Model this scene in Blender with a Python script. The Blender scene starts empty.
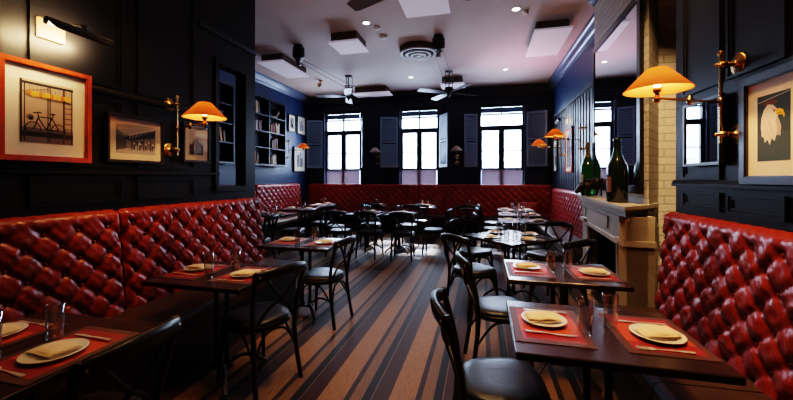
import bpy, bmesh, math, random
from mathutils import Vector, Matrix, noise
random.seed(7)
PI = math.pi
scn = bpy.context.scene
COL = scn.collection

# ------------------------------------------------------------------ materials
def new_mat(name):
    m = bpy.data.materials.new(name); m.use_nodes = True
    nt = m.node_tree
    for n in list(nt.nodes): nt.nodes.remove(n)
    out = nt.nodes.new('ShaderNodeOutputMaterial')
    return m, nt, out
def pmat(name, col, rough=.5, metal=0, noise=0, nscale=20, bump=0, bscale=60, spec=.5, coat=0, emit=None, estr=0, trans=0):
    m, nt, out = new_mat(name)
    p = nt.nodes.new('ShaderNodeBsdfPrincipled')
    p.inputs['Base Color'].default_value = (*col, 1); p.inputs['Roughness'].default_value = rough
    p.inputs['Metallic'].default_value = metal; p.inputs['Specular IOR Level'].default_value = spec
    if coat: p.inputs['Coat Weight'].default_value = coat; p.inputs['Coat Roughness'].default_value = .12
    if trans: p.inputs['Transmission Weight'].default_value = trans
    if emit: p.inputs['Emission Color'].default_value = (*emit, 1); p.inputs['Emission Strength'].default_value = estr
    tc = nt.nodes.new('ShaderNodeTexCoord')
    n = nt.nodes.new('ShaderNodeTexNoise'); n.inputs['Scale'].default_value = nscale; n.inputs['Detail'].default_value = 4
    nt.links.new(tc.outputs['Object'], n.inputs['Vector'])
    if noise:
        mx = nt.nodes.new('ShaderNodeMix'); mx.data_type = 'RGBA'
        mx.inputs[6].default_value = (*[max(0, c*(1-noise)) for c in col], 1)
        mx.inputs[7].default_value = (*[min(1, c*(1+noise)) for c in col], 1)
        nt.links.new(n.outputs['Fac'], mx.inputs[0]); nt.links.new(mx.outputs[2], p.inputs['Base Color'])
    if bump:
        n2 = nt.nodes.new('ShaderNodeTexNoise'); n2.inputs['Scale'].default_value = bscale
        nt.links.new(tc.outputs['Object'], n2.inputs['Vector'])
        b = nt.nodes.new('ShaderNodeBump'); b.inputs['Strength'].default_value = bump; b.inputs['Distance'].default_value = .01
        nt.links.new(n2.outputs['Fac'], b.inputs['Height']); nt.links.new(b.outputs['Normal'], p.inputs['Normal'])
    nt.links.new(p.outputs['BSDF'], out.inputs['Surface'])
    return m
def math_node(nt, op, a, b=None):
    n = nt.nodes.new('ShaderNodeMath'); n.operation = op
    for i, v in enumerate((a, b)):
        if v is None: continue
        if isinstance(v, (int, float)): n.inputs[i].default_value = v
        else: nt.links.new(v, n.inputs[i])
    return n.outputs[0]
def floor_mat():
    m, nt, out = new_mat('striped_carpet')
    p = nt.nodes.new('ShaderNodeBsdfPrincipled')
    tc = nt.nodes.new('ShaderNodeTexCoord'); sx = nt.nodes.new('ShaderNodeSeparateXYZ')
    nt.links.new(tc.outputs['Object'], sx.inputs[0])
    f = math_node(nt, 'FRACT', math_node(nt, 'DIVIDE', math_node(nt, 'ADD', sx.outputs[0], 1.056+4.57), .457))
    r = nt.nodes.new('ShaderNodeValToRGB'); r.color_ramp.interpolation = 'CONSTANT'
    tan, dk, bl, mar, tn2 = (.235,.130,.068,1), (.022,.011,.009,1), (.007,.005,.006,1), (.036,.014,.012,1), (.16,.088,.048,1)
    st = [(0,tan),(.37,dk),(.45,tn2),(.62,bl),(.745,tn2),(.758,mar),(.985,bl)]
    e = r.color_ramp.elements
    e[0].position = 0; e[0].color = st[0][1]; e[1].position = st[1][0]; e[1].color = st[1][1]
    for pos, c in st[2:]:
        q = e.new(pos); q.color = c
    nt.links.new(f, r.inputs[0])
    n = nt.nodes.new('ShaderNodeTexNoise'); n.inputs['Scale'].default_value = 9; n.inputs['Detail'].default_value = 6
    mp = nt.nodes.new('ShaderNodeMapping'); mp.inputs['Scale'].default_value = (14, 1.3, 1)
    nt.links.new(tc.outputs['Object'], mp.inputs[0]); nt.links.new(mp.outputs[0], n.inputs['Vector'])
    mx = nt.nodes.new('ShaderNodeMix'); mx.data_type = 'RGBA'; mx.blend_type = 'MULTIPLY'; mx.inputs[0].default_value = .75
    rr = nt.nodes.new('ShaderNodeValToRGB'); rr.color_ramp.elements[0].position = .3; rr.color_ramp.elements[0].color = (.45,.45,.45,1)
    rr.color_ramp.elements[1].position = .7
    nt.links.new(n.outputs['Fac'], rr.inputs[0])
    nt.links.new(r.outputs[0], mx.inputs[6]); nt.links.new(rr.outputs[0], mx.inputs[7])
    nt.links.new(mx.outputs[2], p.inputs['Base Color'])
    p.inputs['Roughness'].default_value = .58; p.inputs['Specular IOR Level'].default_value = .22
    b = nt.nodes.new('ShaderNodeBump'); b.inputs['Strength'].default_value = .25; b.inputs['Distance'].default_value = .004
    nt.links.new(n.outputs['Fac'], b.inputs['Height']); nt.links.new(b.outputs[0], p.inputs['Normal'])
    nt.links.new(p.outputs[0], out.inputs[0]); return m
def brick_mat():
    m, nt, out = new_mat('painted_brick')
    p = nt.nodes.new('ShaderNodeBsdfPrincipled')
    tc = nt.nodes.new('ShaderNodeTexCoord'); sp = nt.nodes.new('ShaderNodeSeparateXYZ'); cb = nt.nodes.new('ShaderNodeCombineXYZ')
    nt.links.new(tc.outputs['Object'], sp.inputs[0])
    nt.links.new(math_node(nt, 'ADD', sp.outputs[0], sp.outputs[1]), cb.inputs[0]); nt.links.new(sp.outputs[2], cb.inputs[1])
    br = nt.nodes.new('ShaderNodeTexBrick'); br.inputs['Scale'].default_value = 1
    br.inputs['Brick Width'].default_value = .21; br.inputs['Row Height'].default_value = .075; br.inputs['Mortar Size'].default_value = .007
    br.inputs['Mortar Smooth'].default_value = .4
    br.inputs['Color1'].default_value = (.80,.74,.66,1); br.inputs['Color2'].default_value = (.70,.64,.57,1); br.inputs['Mortar'].default_value = (.52,.48,.43,1)
    nt.links.new(cb.outputs[0], br.inputs['Vector']); nt.links.new(br.outputs['Color'], p.inputs['Base Color'])
    n = nt.nodes.new('ShaderNodeTexNoise'); n.inputs['Scale'].default_value = 40; nt.links.new(tc.outputs['Object'], n.inputs['Vector'])
    h = math_node(nt, 'ADD', math_node(nt, 'MULTIPLY', br.outputs['Fac'], -1), math_node(nt, 'MULTIPLY', n.outputs['Fac'], .5))
    b = nt.nodes.new('ShaderNodeBump'); b.inputs['Strength'].default_value = .6; b.inputs['Distance'].default_value = .012
    nt.links.new(h, b.inputs['Height']); nt.links.new(b.outputs[0], p.inputs['Normal'])
    p.inputs['Roughness'].default_value = .55
    nt.links.new(p.outputs[0], out.inputs[0]); return m
def mat_mat():
    m, nt, out = new_mat('woven_placemat')
    p = nt.nodes.new('ShaderNodeBsdfPrincipled')
    tc = nt.nodes.new('ShaderNodeTexCoord'); sp = nt.nodes.new('ShaderNodeSeparateXYZ'); nt.links.new(tc.outputs['Object'], sp.inputs[0])
    ax = math_node(nt, 'ABSOLUTE', sp.outputs[0]); ay = math_node(nt, 'ABSOLUTE', sp.outputs[1])
    def mix(fac, a, b):
        x = nt.nodes.new('ShaderNodeMix'); x.data_type = 'RGBA'; nt.links.new(fac, x.inputs[0])
        for i, c in ((6, a), (7, b)):
            if isinstance(c, tuple): x.inputs[i].default_value = c
            else: nt.links.new(c, x.inputs[i])
        return x.outputs[2]
    c = mix(math_node(nt, 'GREATER_THAN', ay, .095), (.50,.055,.010,1), (.26,.010,.010,1))
    c = mix(math_node(nt, 'GREATER_THAN', math_node(nt, 'MAXIMUM', ax, math_node(nt, 'SUBTRACT', ay, .05)), .128), c, (.070,.020,.012,1))
    w = nt.nodes.new('ShaderNodeTexWave'); w.inputs['Scale'].default_value = 90; nt.links.new(tc.outputs['Object'], w.inputs['Vector'])
    b = nt.nodes.new('ShaderNodeBump'); b.inputs['Strength'].default_value = .3; b.inputs['Distance'].default_value = .002
    nt.links.new(w.outputs['Fac'], b.inputs['Height']); nt.links.new(b.outputs[0], p.inputs['Normal'])
    nt.links.new(c, p.inputs['Base Color']); p.inputs['Roughness'].default_value = .5
    nt.links.new(p.outputs[0], out.inputs[0]); return m
def glass_mat(name, tint=(1,1,1), gloss=.08, rough=0):
    m, nt, out = new_mat(name)
    t = nt.nodes.new('ShaderNodeBsdfTransparent'); t.inputs[0].default_value = (*tint, 1)
    g = nt.nodes.new('ShaderNodeBsdfGlossy'); g.inputs['Roughness'].default_value = rough
    lw = nt.nodes.new('ShaderNodeLayerWeight'); lw.inputs[0].default_value = .5
    f = math_node(nt, 'ADD', math_node(nt, 'MULTIPLY', math_node(nt, 'POWER', lw.outputs['Facing'], 2.2), 1.0), gloss)
    x = nt.nodes.new('ShaderNodeMixShader'); nt.links.new(f, x.inputs[0]); nt.links.new(t.outputs[0], x.inputs[1]); nt.links.new(g.outputs[0], x.inputs[2])
    nt.links.new(x.outputs[0], out.inputs[0]); return m
def shade_mat(name, col, trans, em):
    m, nt, out = new_mat(name)
    d = nt.nodes.new('ShaderNodeBsdfDiffuse'); d.inputs[0].default_value = (*col, 1)
    t = nt.nodes.new('ShaderNodeBsdfTranslucent'); t.inputs[0].default_value = (*trans, 1)
    e = nt.nodes.new('ShaderNodeEmission'); e.inputs[0].default_value = (1,.24,.02,1); e.inputs[1].default_value = em
    x = nt.nodes.new('ShaderNodeMixShader'); x.inputs[0].default_value = .35
    a = nt.nodes.new('ShaderNodeAddShader')
    nt.links.new(d.outputs[0], x.inputs[1]); nt.links.new(t.outputs[0], x.inputs[2])
    nt.links.new(x.outputs[0], a.inputs[0]); nt.links.new(e.outputs[0], a.inputs[1]); nt.links.new(a.outputs[0], out.inputs[0]); return m
def emit_mat(name, col, s):
    m, nt, out = new_mat(name); e = nt.nodes.new('ShaderNodeEmission'); e.inputs[0].default_value = (*col, 1); e.inputs[1].default_value = s
    nt.links.new(e.outputs[0], out.inputs[0]); return m

M = dict(
 floor=floor_mat(), brick=brick_mat(), mat=mat_mat(),
 black_wall=pmat('black_panel_paint', (.005,.005,.007), .42, spec=.18, noise=.2, nscale=3, bump=.05, bscale=30),
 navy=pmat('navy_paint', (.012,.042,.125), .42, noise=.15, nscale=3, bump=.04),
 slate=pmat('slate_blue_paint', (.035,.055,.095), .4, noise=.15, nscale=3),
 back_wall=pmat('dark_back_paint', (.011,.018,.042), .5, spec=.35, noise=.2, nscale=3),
 ceiling=pmat('ceiling_paint', (.56,.47,.45), .7, noise=.1, nscale=1.2),
 crown=pmat('blue_grey_gloss', (.10,.14,.25), .3),
 shutter=pmat('shutter_paint', (.26,.38,.52), .4, noise=.1),
 case=pmat('bookcase_paint', (.016,.024,.045), .4), white=pmat('white_panel', (.80,.80,.84), .6, noise=.03), panel=pmat('added_glow_panel', (.82,.80,.88), .6, emit=(.8,.72,.95), estr=.15),  # panel: faint lavender emission added so the hung undersides look lit
 leather=pmat('red_leather', (.20,.019,.006), .31, noise=.45, nscale=5, bump=.16, bscale=45, spec=.45),
 leather_far=pmat('crimson_leather', (.34,.022,.018), .34, noise=.25, nscale=6, spec=.5),
 seat=pmat('dark_brown_leather', (.045,.024,.015), .36, noise=.3, nscale=8, bump=.1),
 plinth=pmat('black_plinth', (.010,.009,.009), .5),
 wood=pmat('dark_table_wood', (.026,.011,.008), .25, noise=.5, nscale=14, spec=.4, coat=.15),
 chair=pmat('black_lacquer', (.008,.007,.007), .33, noise=.2, spec=.35),
 pad=pmat('black_vinyl', (.012,.013,.016), .35, bump=.08),
 iron=pmat('cast_iron', (.012,.012,.013), .45, metal=.3),
 brass=pmat('aged_brass', (.60,.38,.15), .27, metal=1, noise=.2),
 steel=pmat('polished_steel', (.80,.74,.66), .30, metal=.55),
 bronze=pmat('dark_bronze', (.022,.015,.011), .35, metal=.6, noise=.4, bump=.4, bscale=40),
 china=pmat('white_china', (.80,.76,.66), .22, coat=.4),
 linen=pmat('cream_linen', (.82,.60,.36), .85, noise=.06, bump=.15, bscale=220),
 glass=glass_mat('drinking_glass', (.96,.95,.93), .13), pane=glass_mat('window_glass', (.95,.97,1), .02),
 shade=shade_mat('orange_shade', (.62,.30,.10), (1,.40,.09), .085),
 shade_off=shade_mat('cream_shade', (.75,.62,.55), (.7,.6,.5), 0.0),
 bulb=emit_mat('warm_bulb', (1,.62,.28), 12), bulb_off=pmat('frosted_bulb', (.8,.8,.8), .4),
 spot=emit_mat('downlight_glow', (1,.93,.85), 9), orange_glow=emit_mat('orange_glow', (1,.5,.15), 6),
 red_frame=pmat('red_lacquer_frame', (.42,.055,.012), .25, noise=.5, nscale=22, coat=.5),
 black_frame=pmat('black_frame_wood', (.012,.011,.012), .3), navy_frame=pmat('dark_blue_frame', (.010,.012,.024), .3, coat=.4),
 cream=pmat('mat_board', (.88,.80,.66), .8), cream2=pmat('mat_board_line', (.62,.54,.42), .8),
 mirror=pmat('mirror_silver', (.85,.87,.9), .015, metal=1),
 marble=pmat('painted_mantel', (.52,.46,.38), .4, noise=.12, nscale=5, bump=.1, bscale=25),
 soot=pmat('firebox_black', (.006,.006,.007), .8),
 green_glass=pmat('green_bottle_glass', (.015,.20,.035), .08, trans=.25, coat=.5), dark_glass=pmat('dark_bottle_glass', (.006,.010,.006), .08, coat=.5),
 gold=pmat('gold_foil', (.65,.45,.16), .3, metal=1, bump=.4, bscale=80), label=pmat('orange_label', (.16,.06,.03), .6), label2=pmat('bottle_cream_label', (.5,.42,.25), .6),
 grille=pmat('vent_grey', (.55,.55,.6), .4), dark=pmat('vent_gap', (.02,.02,.02), .8),
 blind=shade_mat('pale_blind_slats', (.5,.4,.45), (.042,.032,.038), 0), facade=pmat('pale_facade', (.72,.72,.76), .8, noise=.1, nscale=2), facade2=pmat('facade_window', (.30,.36,.45), .3),
)
def cm(name, c, rough=.8): 
    if name not in M: M[name] = pmat(name, c, rough)
    return M[name]

# ------------------------------------------------------------------ mesh helpers
class MB:
    def __init__(s): s.v = []; s.f = []; s.mi = []; s.sm = []; s.mats = []
    def midx(s, m):
        if m is None: return 0
        if m not in s.mats: s.mats.append(m)
        return s.mats.index(m)
    def add(s, vs, fs, m=None, smooth=False):
        o = len(s.v); s.v += [tuple(v) for v in vs]; k = s.midx(m)
        for f in fs: s.f.append([i+o for i in f]); s.mi.append(k); s.sm.append(smooth)
        return s
    def box(s, x0, x1, y0, y1, z0, z1, m=None, mat=None):
        vs = [(x,y,z) for x in (x0,x1) for y in (y0,y1) for z in (z0,z1)]
        if mat is not None: vs = [mat @ Vector(v) for v in vs]
        return s.add(vs, [(0,1,3,2),(4,6,7,5),(0,4,5,1),(2,3,7,6),(0,2,6,4),(1,5,7,3)], m)
    def bbox(s, x0, x1, y0, y1, z0, z1, b=.004, m=None):          # box with chamfered vertical and top edges
        def ring(i, z): return [(x0+i+c, y0+i, z) for c in (b,)] + [(x1-i-b,y0+i,z),(x1-i,y0+i+b,z),(x1-i,y1-i-b,z),(x1-i-b,y1-i,z),(x0+i+b,y1-i,z),(x0+i,y1-i-b,z),(x0+i,y0+i+b,z)]
        rs = [ring(b, z0), ring(0, z0+b), ring(0, z1-b), ring(b, z1)]
        vs = sum(rs, []); fs = [tuple(reversed(range(8))), tuple(range(24,32))]
        for r in range(3):
            for k in range(8): fs.append((r*8+k, r*8+(k+1)%8, r*8+8+(k+1)%8, r*8+8+k))
        return s.add(vs, fs, m)
    def prism(s, pts, z0, z1, m=None):
        n = len(pts)
        a = sum(pts[i][0]*pts[(i+1)%n][1]-pts[(i+1)%n][0]*pts[i][1] for i in range(n))
        if a < 0: pts = pts[::-1]
        vs = [(p[0],p[1],z0) for p in pts]+[(p[0],p[1],z1) for p in pts]
        return s.add(vs, [tuple(reversed(range(n))), tuple(range(n,2*n))]+[(i,(i+1)%n,(i+1)%n+n,i+n) for i in range(n)], m)
    def tube(s, pts, r, n=8, m=None, flat=1.0, cap=True):
        pts = [Vector(p) for p in pts]; N = len(pts)
        rs = r if isinstance(r, (list, tuple)) else [r]*N
        vs = []; up = None
        for i, p in enumerate(pts):
            t = (pts[min(i+1,N-1)]-pts[max(i-1,0)]).normalized()
            if up is None: up = Vector((0,0,1)) if abs(t.z) < .9 else Vector((1,0,0))
            a = t.cross(up).normalized(); b = a.cross(t).normalized(); up = b
            for k in range(n):
                an = 2*PI*k/n; vs.append(p + a*math.cos(an)*rs[i]*flat + b*math.sin(an)*rs[i])
        fs = [(i*n+k, i*n+(k+1)%n, (i+1)*n+(k+1)%n, (i+1)*n+k) for i in range(N-1) for k in range(n)]
        s.add(vs, fs, m, True)
        if cap: s.add(vs[:n], [tuple(range(n))], m); s.add(vs[-n:], [tuple(reversed(range(n)))], m)
        return s
    def lathe(s, prof, n=24, c=(0,0,0), m=None, mat=None, smooth=True):
        vs = []
        for r, z in prof:
            for k in range(n):
                v = Vector((r*math.cos(2*PI*k/n), r*math.sin(2*PI*k/n), z))
                if mat is not None: v = mat @ v
                vs.append(v + Vector(c))
        fs = [(i*n+k, i*n+(k+1)%n, (i+1)*n+(k+1)%n, (i+1)*n+k) for i in range(len(prof)-1) for k in range(n)]
        return s.add(vs, fs, m, smooth)
    def sweep(s, prof, p0, p1, nrm, m=None):
        """profile (out, up) extruded from p0 to p1; out runs along nrm"""
        p0, p1, nrm = Vector(p0), Vector(p1), Vector(nrm)
        vs = [p0+nrm*o+Vector((0,0,u)) for o, u in prof]+[p1+nrm*o+Vector((0,0,u)) for o, u in prof]
        n = len(prof)
        return s.add(vs, [(i,(i+1)%n,(i+1)%n+n,i+n) for i in range(n)]+[tuple(range(n)), tuple(reversed(range(n,2*n)))], m)
    def build(s, name, m=None, parent=None, loc=None, rot=None, fix=True):
        me = bpy.data.meshes.new(name); me.from_pydata(s.v, [], s.f)
        mats = s.mats if s.mats else [m]
        for x in mats: me.materials.append(x)
        me.polygons.foreach_set('material_index', s.mi if s.mats else [0]*len(s.f)); me.polygons.foreach_set('use_smooth', s.sm)
        if fix:
            bm = bmesh.new(); bm.from_mesh(me); bmesh.ops.recalc_face_normals(bm, faces=bm.faces); bm.to_mesh(me); bm.free()
        o = bpy.data.objects.new(name, me); COL.objects.link(o)
        if parent: o.parent = parent
        if loc: o.location = loc
        if rot: o.rotation_euler = rot
        return o
def tag(o, label=None, cat=None, group=None, kind=None):
    if label: o['label'] = label
    if cat: o['category'] = cat
    if group: o['group'] = group
    if kind: o['kind'] = kind
    return o
def empty(name, loc=(0,0,0), rz=0, **k):
    o = bpy.data.objects.new(name, None); COL.objects.link(o); o.location = loc; o.rotation_euler = (0,0,rz); o.empty_display_size = .1
    return tag(o, **k)
def copy_tree(o, parent=None):
    c = o.copy(); COL.objects.link(c)
    if parent is not None: c.parent = parent
    for ch in [x for x in KIDS.get(o.name, [])]: copy_tree(ch, c)
    return c
KIDS = {}
def reg(o):
    """remember the children of a prototype"""
    for x in o.children: reg(x)
    KIDS[o.name] = list(o.children)
def struct(name, mb, m=None): return tag(mb.build(name, m), kind='structure')
def spline(pts, n=6):
    P = [Vector(p) for p in pts]; out = []
    for i in range(len(P)-1):
        a, b, c, d = P[max(i-1,0)], P[i], P[i+1], P[min(i+2,len(P)-1)]
        for k in range(n):
            t = k/n; out.append(.5*((2*b)+(c-a)*t+(2*a-5*b+4*c-d)*t*t+(3*b-a-3*c+d)*t**3))
    out.append(P[-1]); return out

# ------------------------------------------------------------------ dimensions of the room
H = 3.84
XL, XR = -2.72, 1.42            # near walls
XFL, XFR, YB = -5.05, 1.70, 9.6  # far walls
YN = -1.3
PE, RE = 3.80, 3.09             # where the near walls end
struct('floor', MB().box(-5.3, 2.5, YN-.2, YB+.3, -.1, 0), M['floor'])
struct('ceiling', MB().box(-5.3, 2.5, YN-.2, YB+.3, H, H+.1), M['ceiling'])
struct('wall_behind', MB().box(-5.3, 2.5, YN-.15, YN, 0, H), M['black_wall'])
# near left partition with an opening
O0, O1, OZ0, OZ1 = 3.17, 3.60, 1.36, 2.66
w = MB()
w.box(XL-.12, XL, YN, O0, 0, H); w.box(XL-.12, XL, O0, O1, 0, OZ0); w.box(XL-.12, XL, O0, O1, OZ1, H); w.box(XL-.12, XL, O1, PE, 0, H)
struct('wall_left', w, M['black_wall'])
struct('wall_left_recess_near', MB().box(-5.3, XL-.12, 2.6, 2.72, 0, H), M['black_wall'])
struct('wall_right', MB().box(XR, XR+.15, YN, RE, 0, H), M['black_wall'])
struct('wall_right_return', MB().box(XR+.15, 2.3, RE-.12, RE, 0, H), M['black_wall'])
struct('wall_right_alcove', MB().box(2.15, 2.3, RE, 5.02, 0, H), M['black_wall'])
struct('wall_left_far', MB().box(XFL-.15, XFL, 2.6, YB, 0, H), M['navy'])
struct('wall_right_far', MB().box(XFR, XFR+.15, 5.0, YB, 0, H), M['navy'])
breast = [(1.40,5.02),(1.40,3.49),(1.64,3.88),(2.15,3.88),(2.15,5.02)]
notch = [(1.40,5.02),(1.40,4.93),(1.62,4.93),(1.62,3.94),(1.44,3.62),(1.40,3.56),(1.40,3.49),(1.64,3.88),(2.15,3.88),(2.15,5.02)]
struct('wall_chimney_breast', MB().prism(breast, .88, H).prism(notch, 0, .88), M['brick'])
# back wall with three windows
WC = [(-4.51,-3.39), (-2.24,-1.17), (-.08,1.04)]
WZ0, WZ1 = .95, 3.38
w = MB(); xs = [XFL-.15]
for a, b in WC: xs += [a, b]
xs.append(XFR+.15)
for i in range(0, len(xs), 2): w.box(xs[i], xs[i+1], YB, YB+.22, 0, H)
for a, b in WC: w.box(a, b, YB, YB+.22, 0, WZ0); w.box(a, b, YB, YB+.22, WZ1, H)
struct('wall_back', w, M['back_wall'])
# exterior across the street
f = MB(); f.box(-16, 14, 24, 30, -2, 2.6, M['facade'])
for k in range(14): f.box(-15.5+k*2.1, -14.5+k*2.1, 23.95, 24.02, .6, 2.0, M['facade2'])
struct('exterior_building', f)

# crown mouldings
CR = [(0,0),(.02,0),(.035,.03),(.06,.05),(.10,.12),(.125,.14),(.14,.18),(0,.18)]
cr = lambda p0, p1, n: (MB().sweep(CR, (*p0, H-.18), (*p1, H-.18), n))
struct('trim_1', cr((XFL,2.72), (XFL,YB), (1,0,0)), M['crown'])
struct('trim_2', cr((XFR,5.02), (XFR,YB), (-1,0,0)), M['crown'])
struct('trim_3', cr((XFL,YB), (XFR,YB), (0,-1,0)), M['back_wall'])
struct('trim_4', cr((1.40,3.49), (1.40,5.02), (-1,0,0)), M['crown'])
struct('trim_5', cr((XL,YN), (XL,PE), (1,0,0)), M['black_wall'])
struct('trim_6', cr((XR,YN), (XR,RE), (-1,0,0)), M['black_wall'])
struct('trim_7', MB().sweep([(0,0),(.05,0),(.05,.03),(.03,.05),(.03,.09),(0,.09)], (XFR,5.02,2.90), (XFR,YB,2.90), (-1,0,0)), M['slate'])

# panel mouldings on the walls
def panel_frame(mb, side, x, y0, y1, z0, z1, w=.035):
    d = .016*side
    for k, (dd, i) in enumerate(((d, 0), (d*.5, w*.55))):
        ww = w*.5
        a, b = sorted((x, x+dd))
        mb.box(a, b, y0+i, y0+i+ww, z0+i, z1-i); mb.box(a, b, y1-i-ww, y1-i, z0+i, z1-i)
        mb.box(a, b, y0+i+ww, y1-i-ww, z0+i, z0+i+ww); mb.box(a, b, y0+i+ww, y1-i-ww, z1-i-ww, z1-i)
m1 = MB()
for k in range(6):
    y0 = -1.25+k*.70+.02
    if y0+.58 > O0: continue
    panel_frame(m1, 1, XL, y0, y0+.58, 2.13, 3.5); panel_frame(m1, 1, XL, y0, y0+.58, 1.53, 2.05); panel_frame(m1, 1, XL, y0, y0+.58, 1.27, 1.46)
m1.sweep([(0,0),(.03,0),(.03,.02),(.015,.045),(0,.045)], (XL,YN,2.07), (XL,O0,2.07), (1,0,0))
m1.sweep([(0,0),(.03,0),(.03,.02),(.015,.03),(0,.03)], (XL,YN,1.48), (XL,O0,1.48), (1,0,0))
m1.sweep([(0,0),(.02,0),(.03,.04),(.01,.05),(0,.05)], (XL,2.9,2.95), (XL,PE,2.95), (1,0,0))
for a, b, c, d in ((O0-.05, O0, OZ0-.05, OZ1+.05), (O1, O1+.05, OZ0-.05, OZ1+.05)): m1.box(XL, XL+.02, a, b, c, d)
m1.box(XL, XL+.02, O0, O1, OZ1, OZ1+.05); m1.box(XL, XL+.03, O0-.05, O1+.05, OZ0-.05, OZ0)
struct('trim_8', m1, M['black_wall'])
m2 = MB()
for y0, y1 in ((-1.2,-.6),(-.5,.1),(.2,.8),(.9,1.32),(1.42,2.02),(2.08,2.50),(2.56,2.98)):
    panel_frame(m2, -1, XR, y0, y1, 2.03, 3.5); panel_frame(m2, -1, XR, y0, y1, 1.24, 1.36)
    if y0 < 1 or y0 > 2.4: panel_frame(m2, -1, XR, y0, y1, 1.44, 1.97)
m2.sweep([(0,0),(.03,0),(.03,.02),(.015,.045),(0,.045)], (XR,YN,1.39), (XR,RE,1.39), (-1,0,0))
struct('trim_9', m2, M['black_wall'])
m3 = MB()
for k in range(26):                          # vertical boards on the far right wall
    y = 5.1+k*.175; m3.box(XFR-.018, XFR, y, y+.03, 1.0, 2.9)
struct('trim_10', m3, M['slate'])
struct('trim_11', MB().box(XFR-.006, XFR, 5.03, YB, 1.0, 2.9), M['slate'])
m4 = MB()
for a, b in ((-5.0,-4.95),(-3.0,-2.75),(-1.0,-.62),(1.5,1.65)):
    m4.box(a, b, YB-.025, YB, 1.2, 3.6)
for a, b in WC:                              # casings round the windows
    m4.box(a-.09, a, YB-.05, YB, WZ0, WZ1+.1); m4.box(b, b+.09, YB-.05, YB, WZ0, WZ1+.1); m4.box(a-.12, b+.12, YB-.07, YB, WZ1, WZ1+.12)
m4.box(XFL, XFR, YB-.03, YB, 3.55, 3.60)
struct('trim_12', m4, M['back_wall'])

# ------------------------------------------------------------------ windows
ordn = ['beside the bookcase corner', 'in the middle of the far wall', 'beside the far red corner bench']
louv = [('half hidden by the fan', 0)]
for i, (a, b) in enumerate(WC):
    f = MB(); y0, y1 = YB+.03, YB+.11; c = (a+b)/2
    for p in ((a,a+.045),(b-.045,b)): f.box(p[0], p[1], y0, y1, WZ0, WZ1)
    for z0, z1 in ((WZ0,WZ0+.06),(1.66,1.72),(2.70,2.83),(3.11,3.15),(WZ1-.04,WZ1)): f.box(a, b, y0-.015, y1, z0, z1)
    f.box(c-.045, c+.045, y0-.02, y1, WZ0, 2.83); f.box(c-.02, c+.02, y0, y1, 3.11, WZ1)
    if i != 2: f.box(c-.02, c+.02, y0, y1, 2.83, 3.11)
    for p0, p1 in ((a+.045,c-.045),(c+.045,b-.045)):
        f.box(p0, p1, y0+.01, y1-.01, 2.155, 2.18); f.box(p0, p0+.03, y0, y1, 1.72, 2.70); f.box(p1-.03, p1, y0, y1, 1.72, 2.70)
    wf = struct('window_%d' % (i+1), f, M['back_wall'])
    p = MB(); p.box(a, b, YB+.065, YB+.070, WZ0, WZ1); p.build('pane', M['pane'], wf)
    s = MB()                                                     # fixed dark slats over the transom
    for k in range(6):
        z = 3.155+k*.036; s.add([(a+.04,YB-.005,z),(b-.04,YB-.005,z),(b-.04,YB+.018,z+(.046 if k != 3 else .037)),(a+.04,YB+.018,z+(.046 if k != 3 else .037))], [(0,1,2,3)])
    s.build('transom_louvre', M['slate'], wf)
    s = MB()
    for k in range(17):
        z = .99+k*.04; s.add([(a+.05,YB+.0,z),(b-.05,YB+.0,z),(b-.05,YB+.008,z+.041),(a+.05,YB+.008,z+.041)], [(0,1,2,3)])
    tag(s.build('window_blind', M['blind']), 'pale slatted blind, bottom of window ' + ordn[i], 'blind', 'slatted blinds in the low window sections')
def shutter(hx, ang, width, label):
    t = empty('window_shutter', (hx, YB-.06, 0), ang, label=label, cat='shutter', group='louvred shutters beside the windows')
    f = MB(); z0, z1 = 1.74, 3.14
    f.box(0, .05, -.014, .014, z0, z1); f.box(width-.05, width, -.014, .014, z0, z1)
    for a, b in ((z0,z0+.07),(2.42,2.47),(z1-.06,z1)): f.box(.05, width-.05, -.014, .014, a, b)
    f.build('frame', M['shutter'], t)
    s = MB()
    z = z0+.08
    while z < z1-.08:
        if not 2.38 < z < 2.47: s.box(.05, width-.05, -.025, .025, -.003, .003, mat=Matrix.Translation((0,0,z+.018)) @ Matrix.Rotation(-.95, 4, 'X'))
        z += .048
    s.build('slats', M['shutter'], t)
    k = MB(); k.lathe([(.001,0),(.012,.004),(.012,.012),(.001,.018)], 8, mat=Matrix.Translation((width-.025,-.014,2.43)) @ Matrix.Rotation(PI/2,4,'X')); k.build('knob', M['brass'], t)
shutter(-4.56, PI+.36, .46, 'louvred shutter folded open against the corner beside the bookcase wall')
shutter(-3.35, -1.20, .48, 'louvred shutter standing nearly edge-on between corner window and cream lamp')
shutter(-2.29, PI+.42, .50, 'louvred shutter swung open beside the cream lamp with the lower stand')
shutter(-1.13, -1.02, .48, 'narrow angled louvred shutter on the middle window by its wall lamp')
shutter(-.13, PI+.35, .36, 'short wide louvred shutter between the second cream lamp and the last window')
shutter(1.09, -.35, .50, 'broad louvred shutter beside the corner where the navy panelled wall starts')

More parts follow.
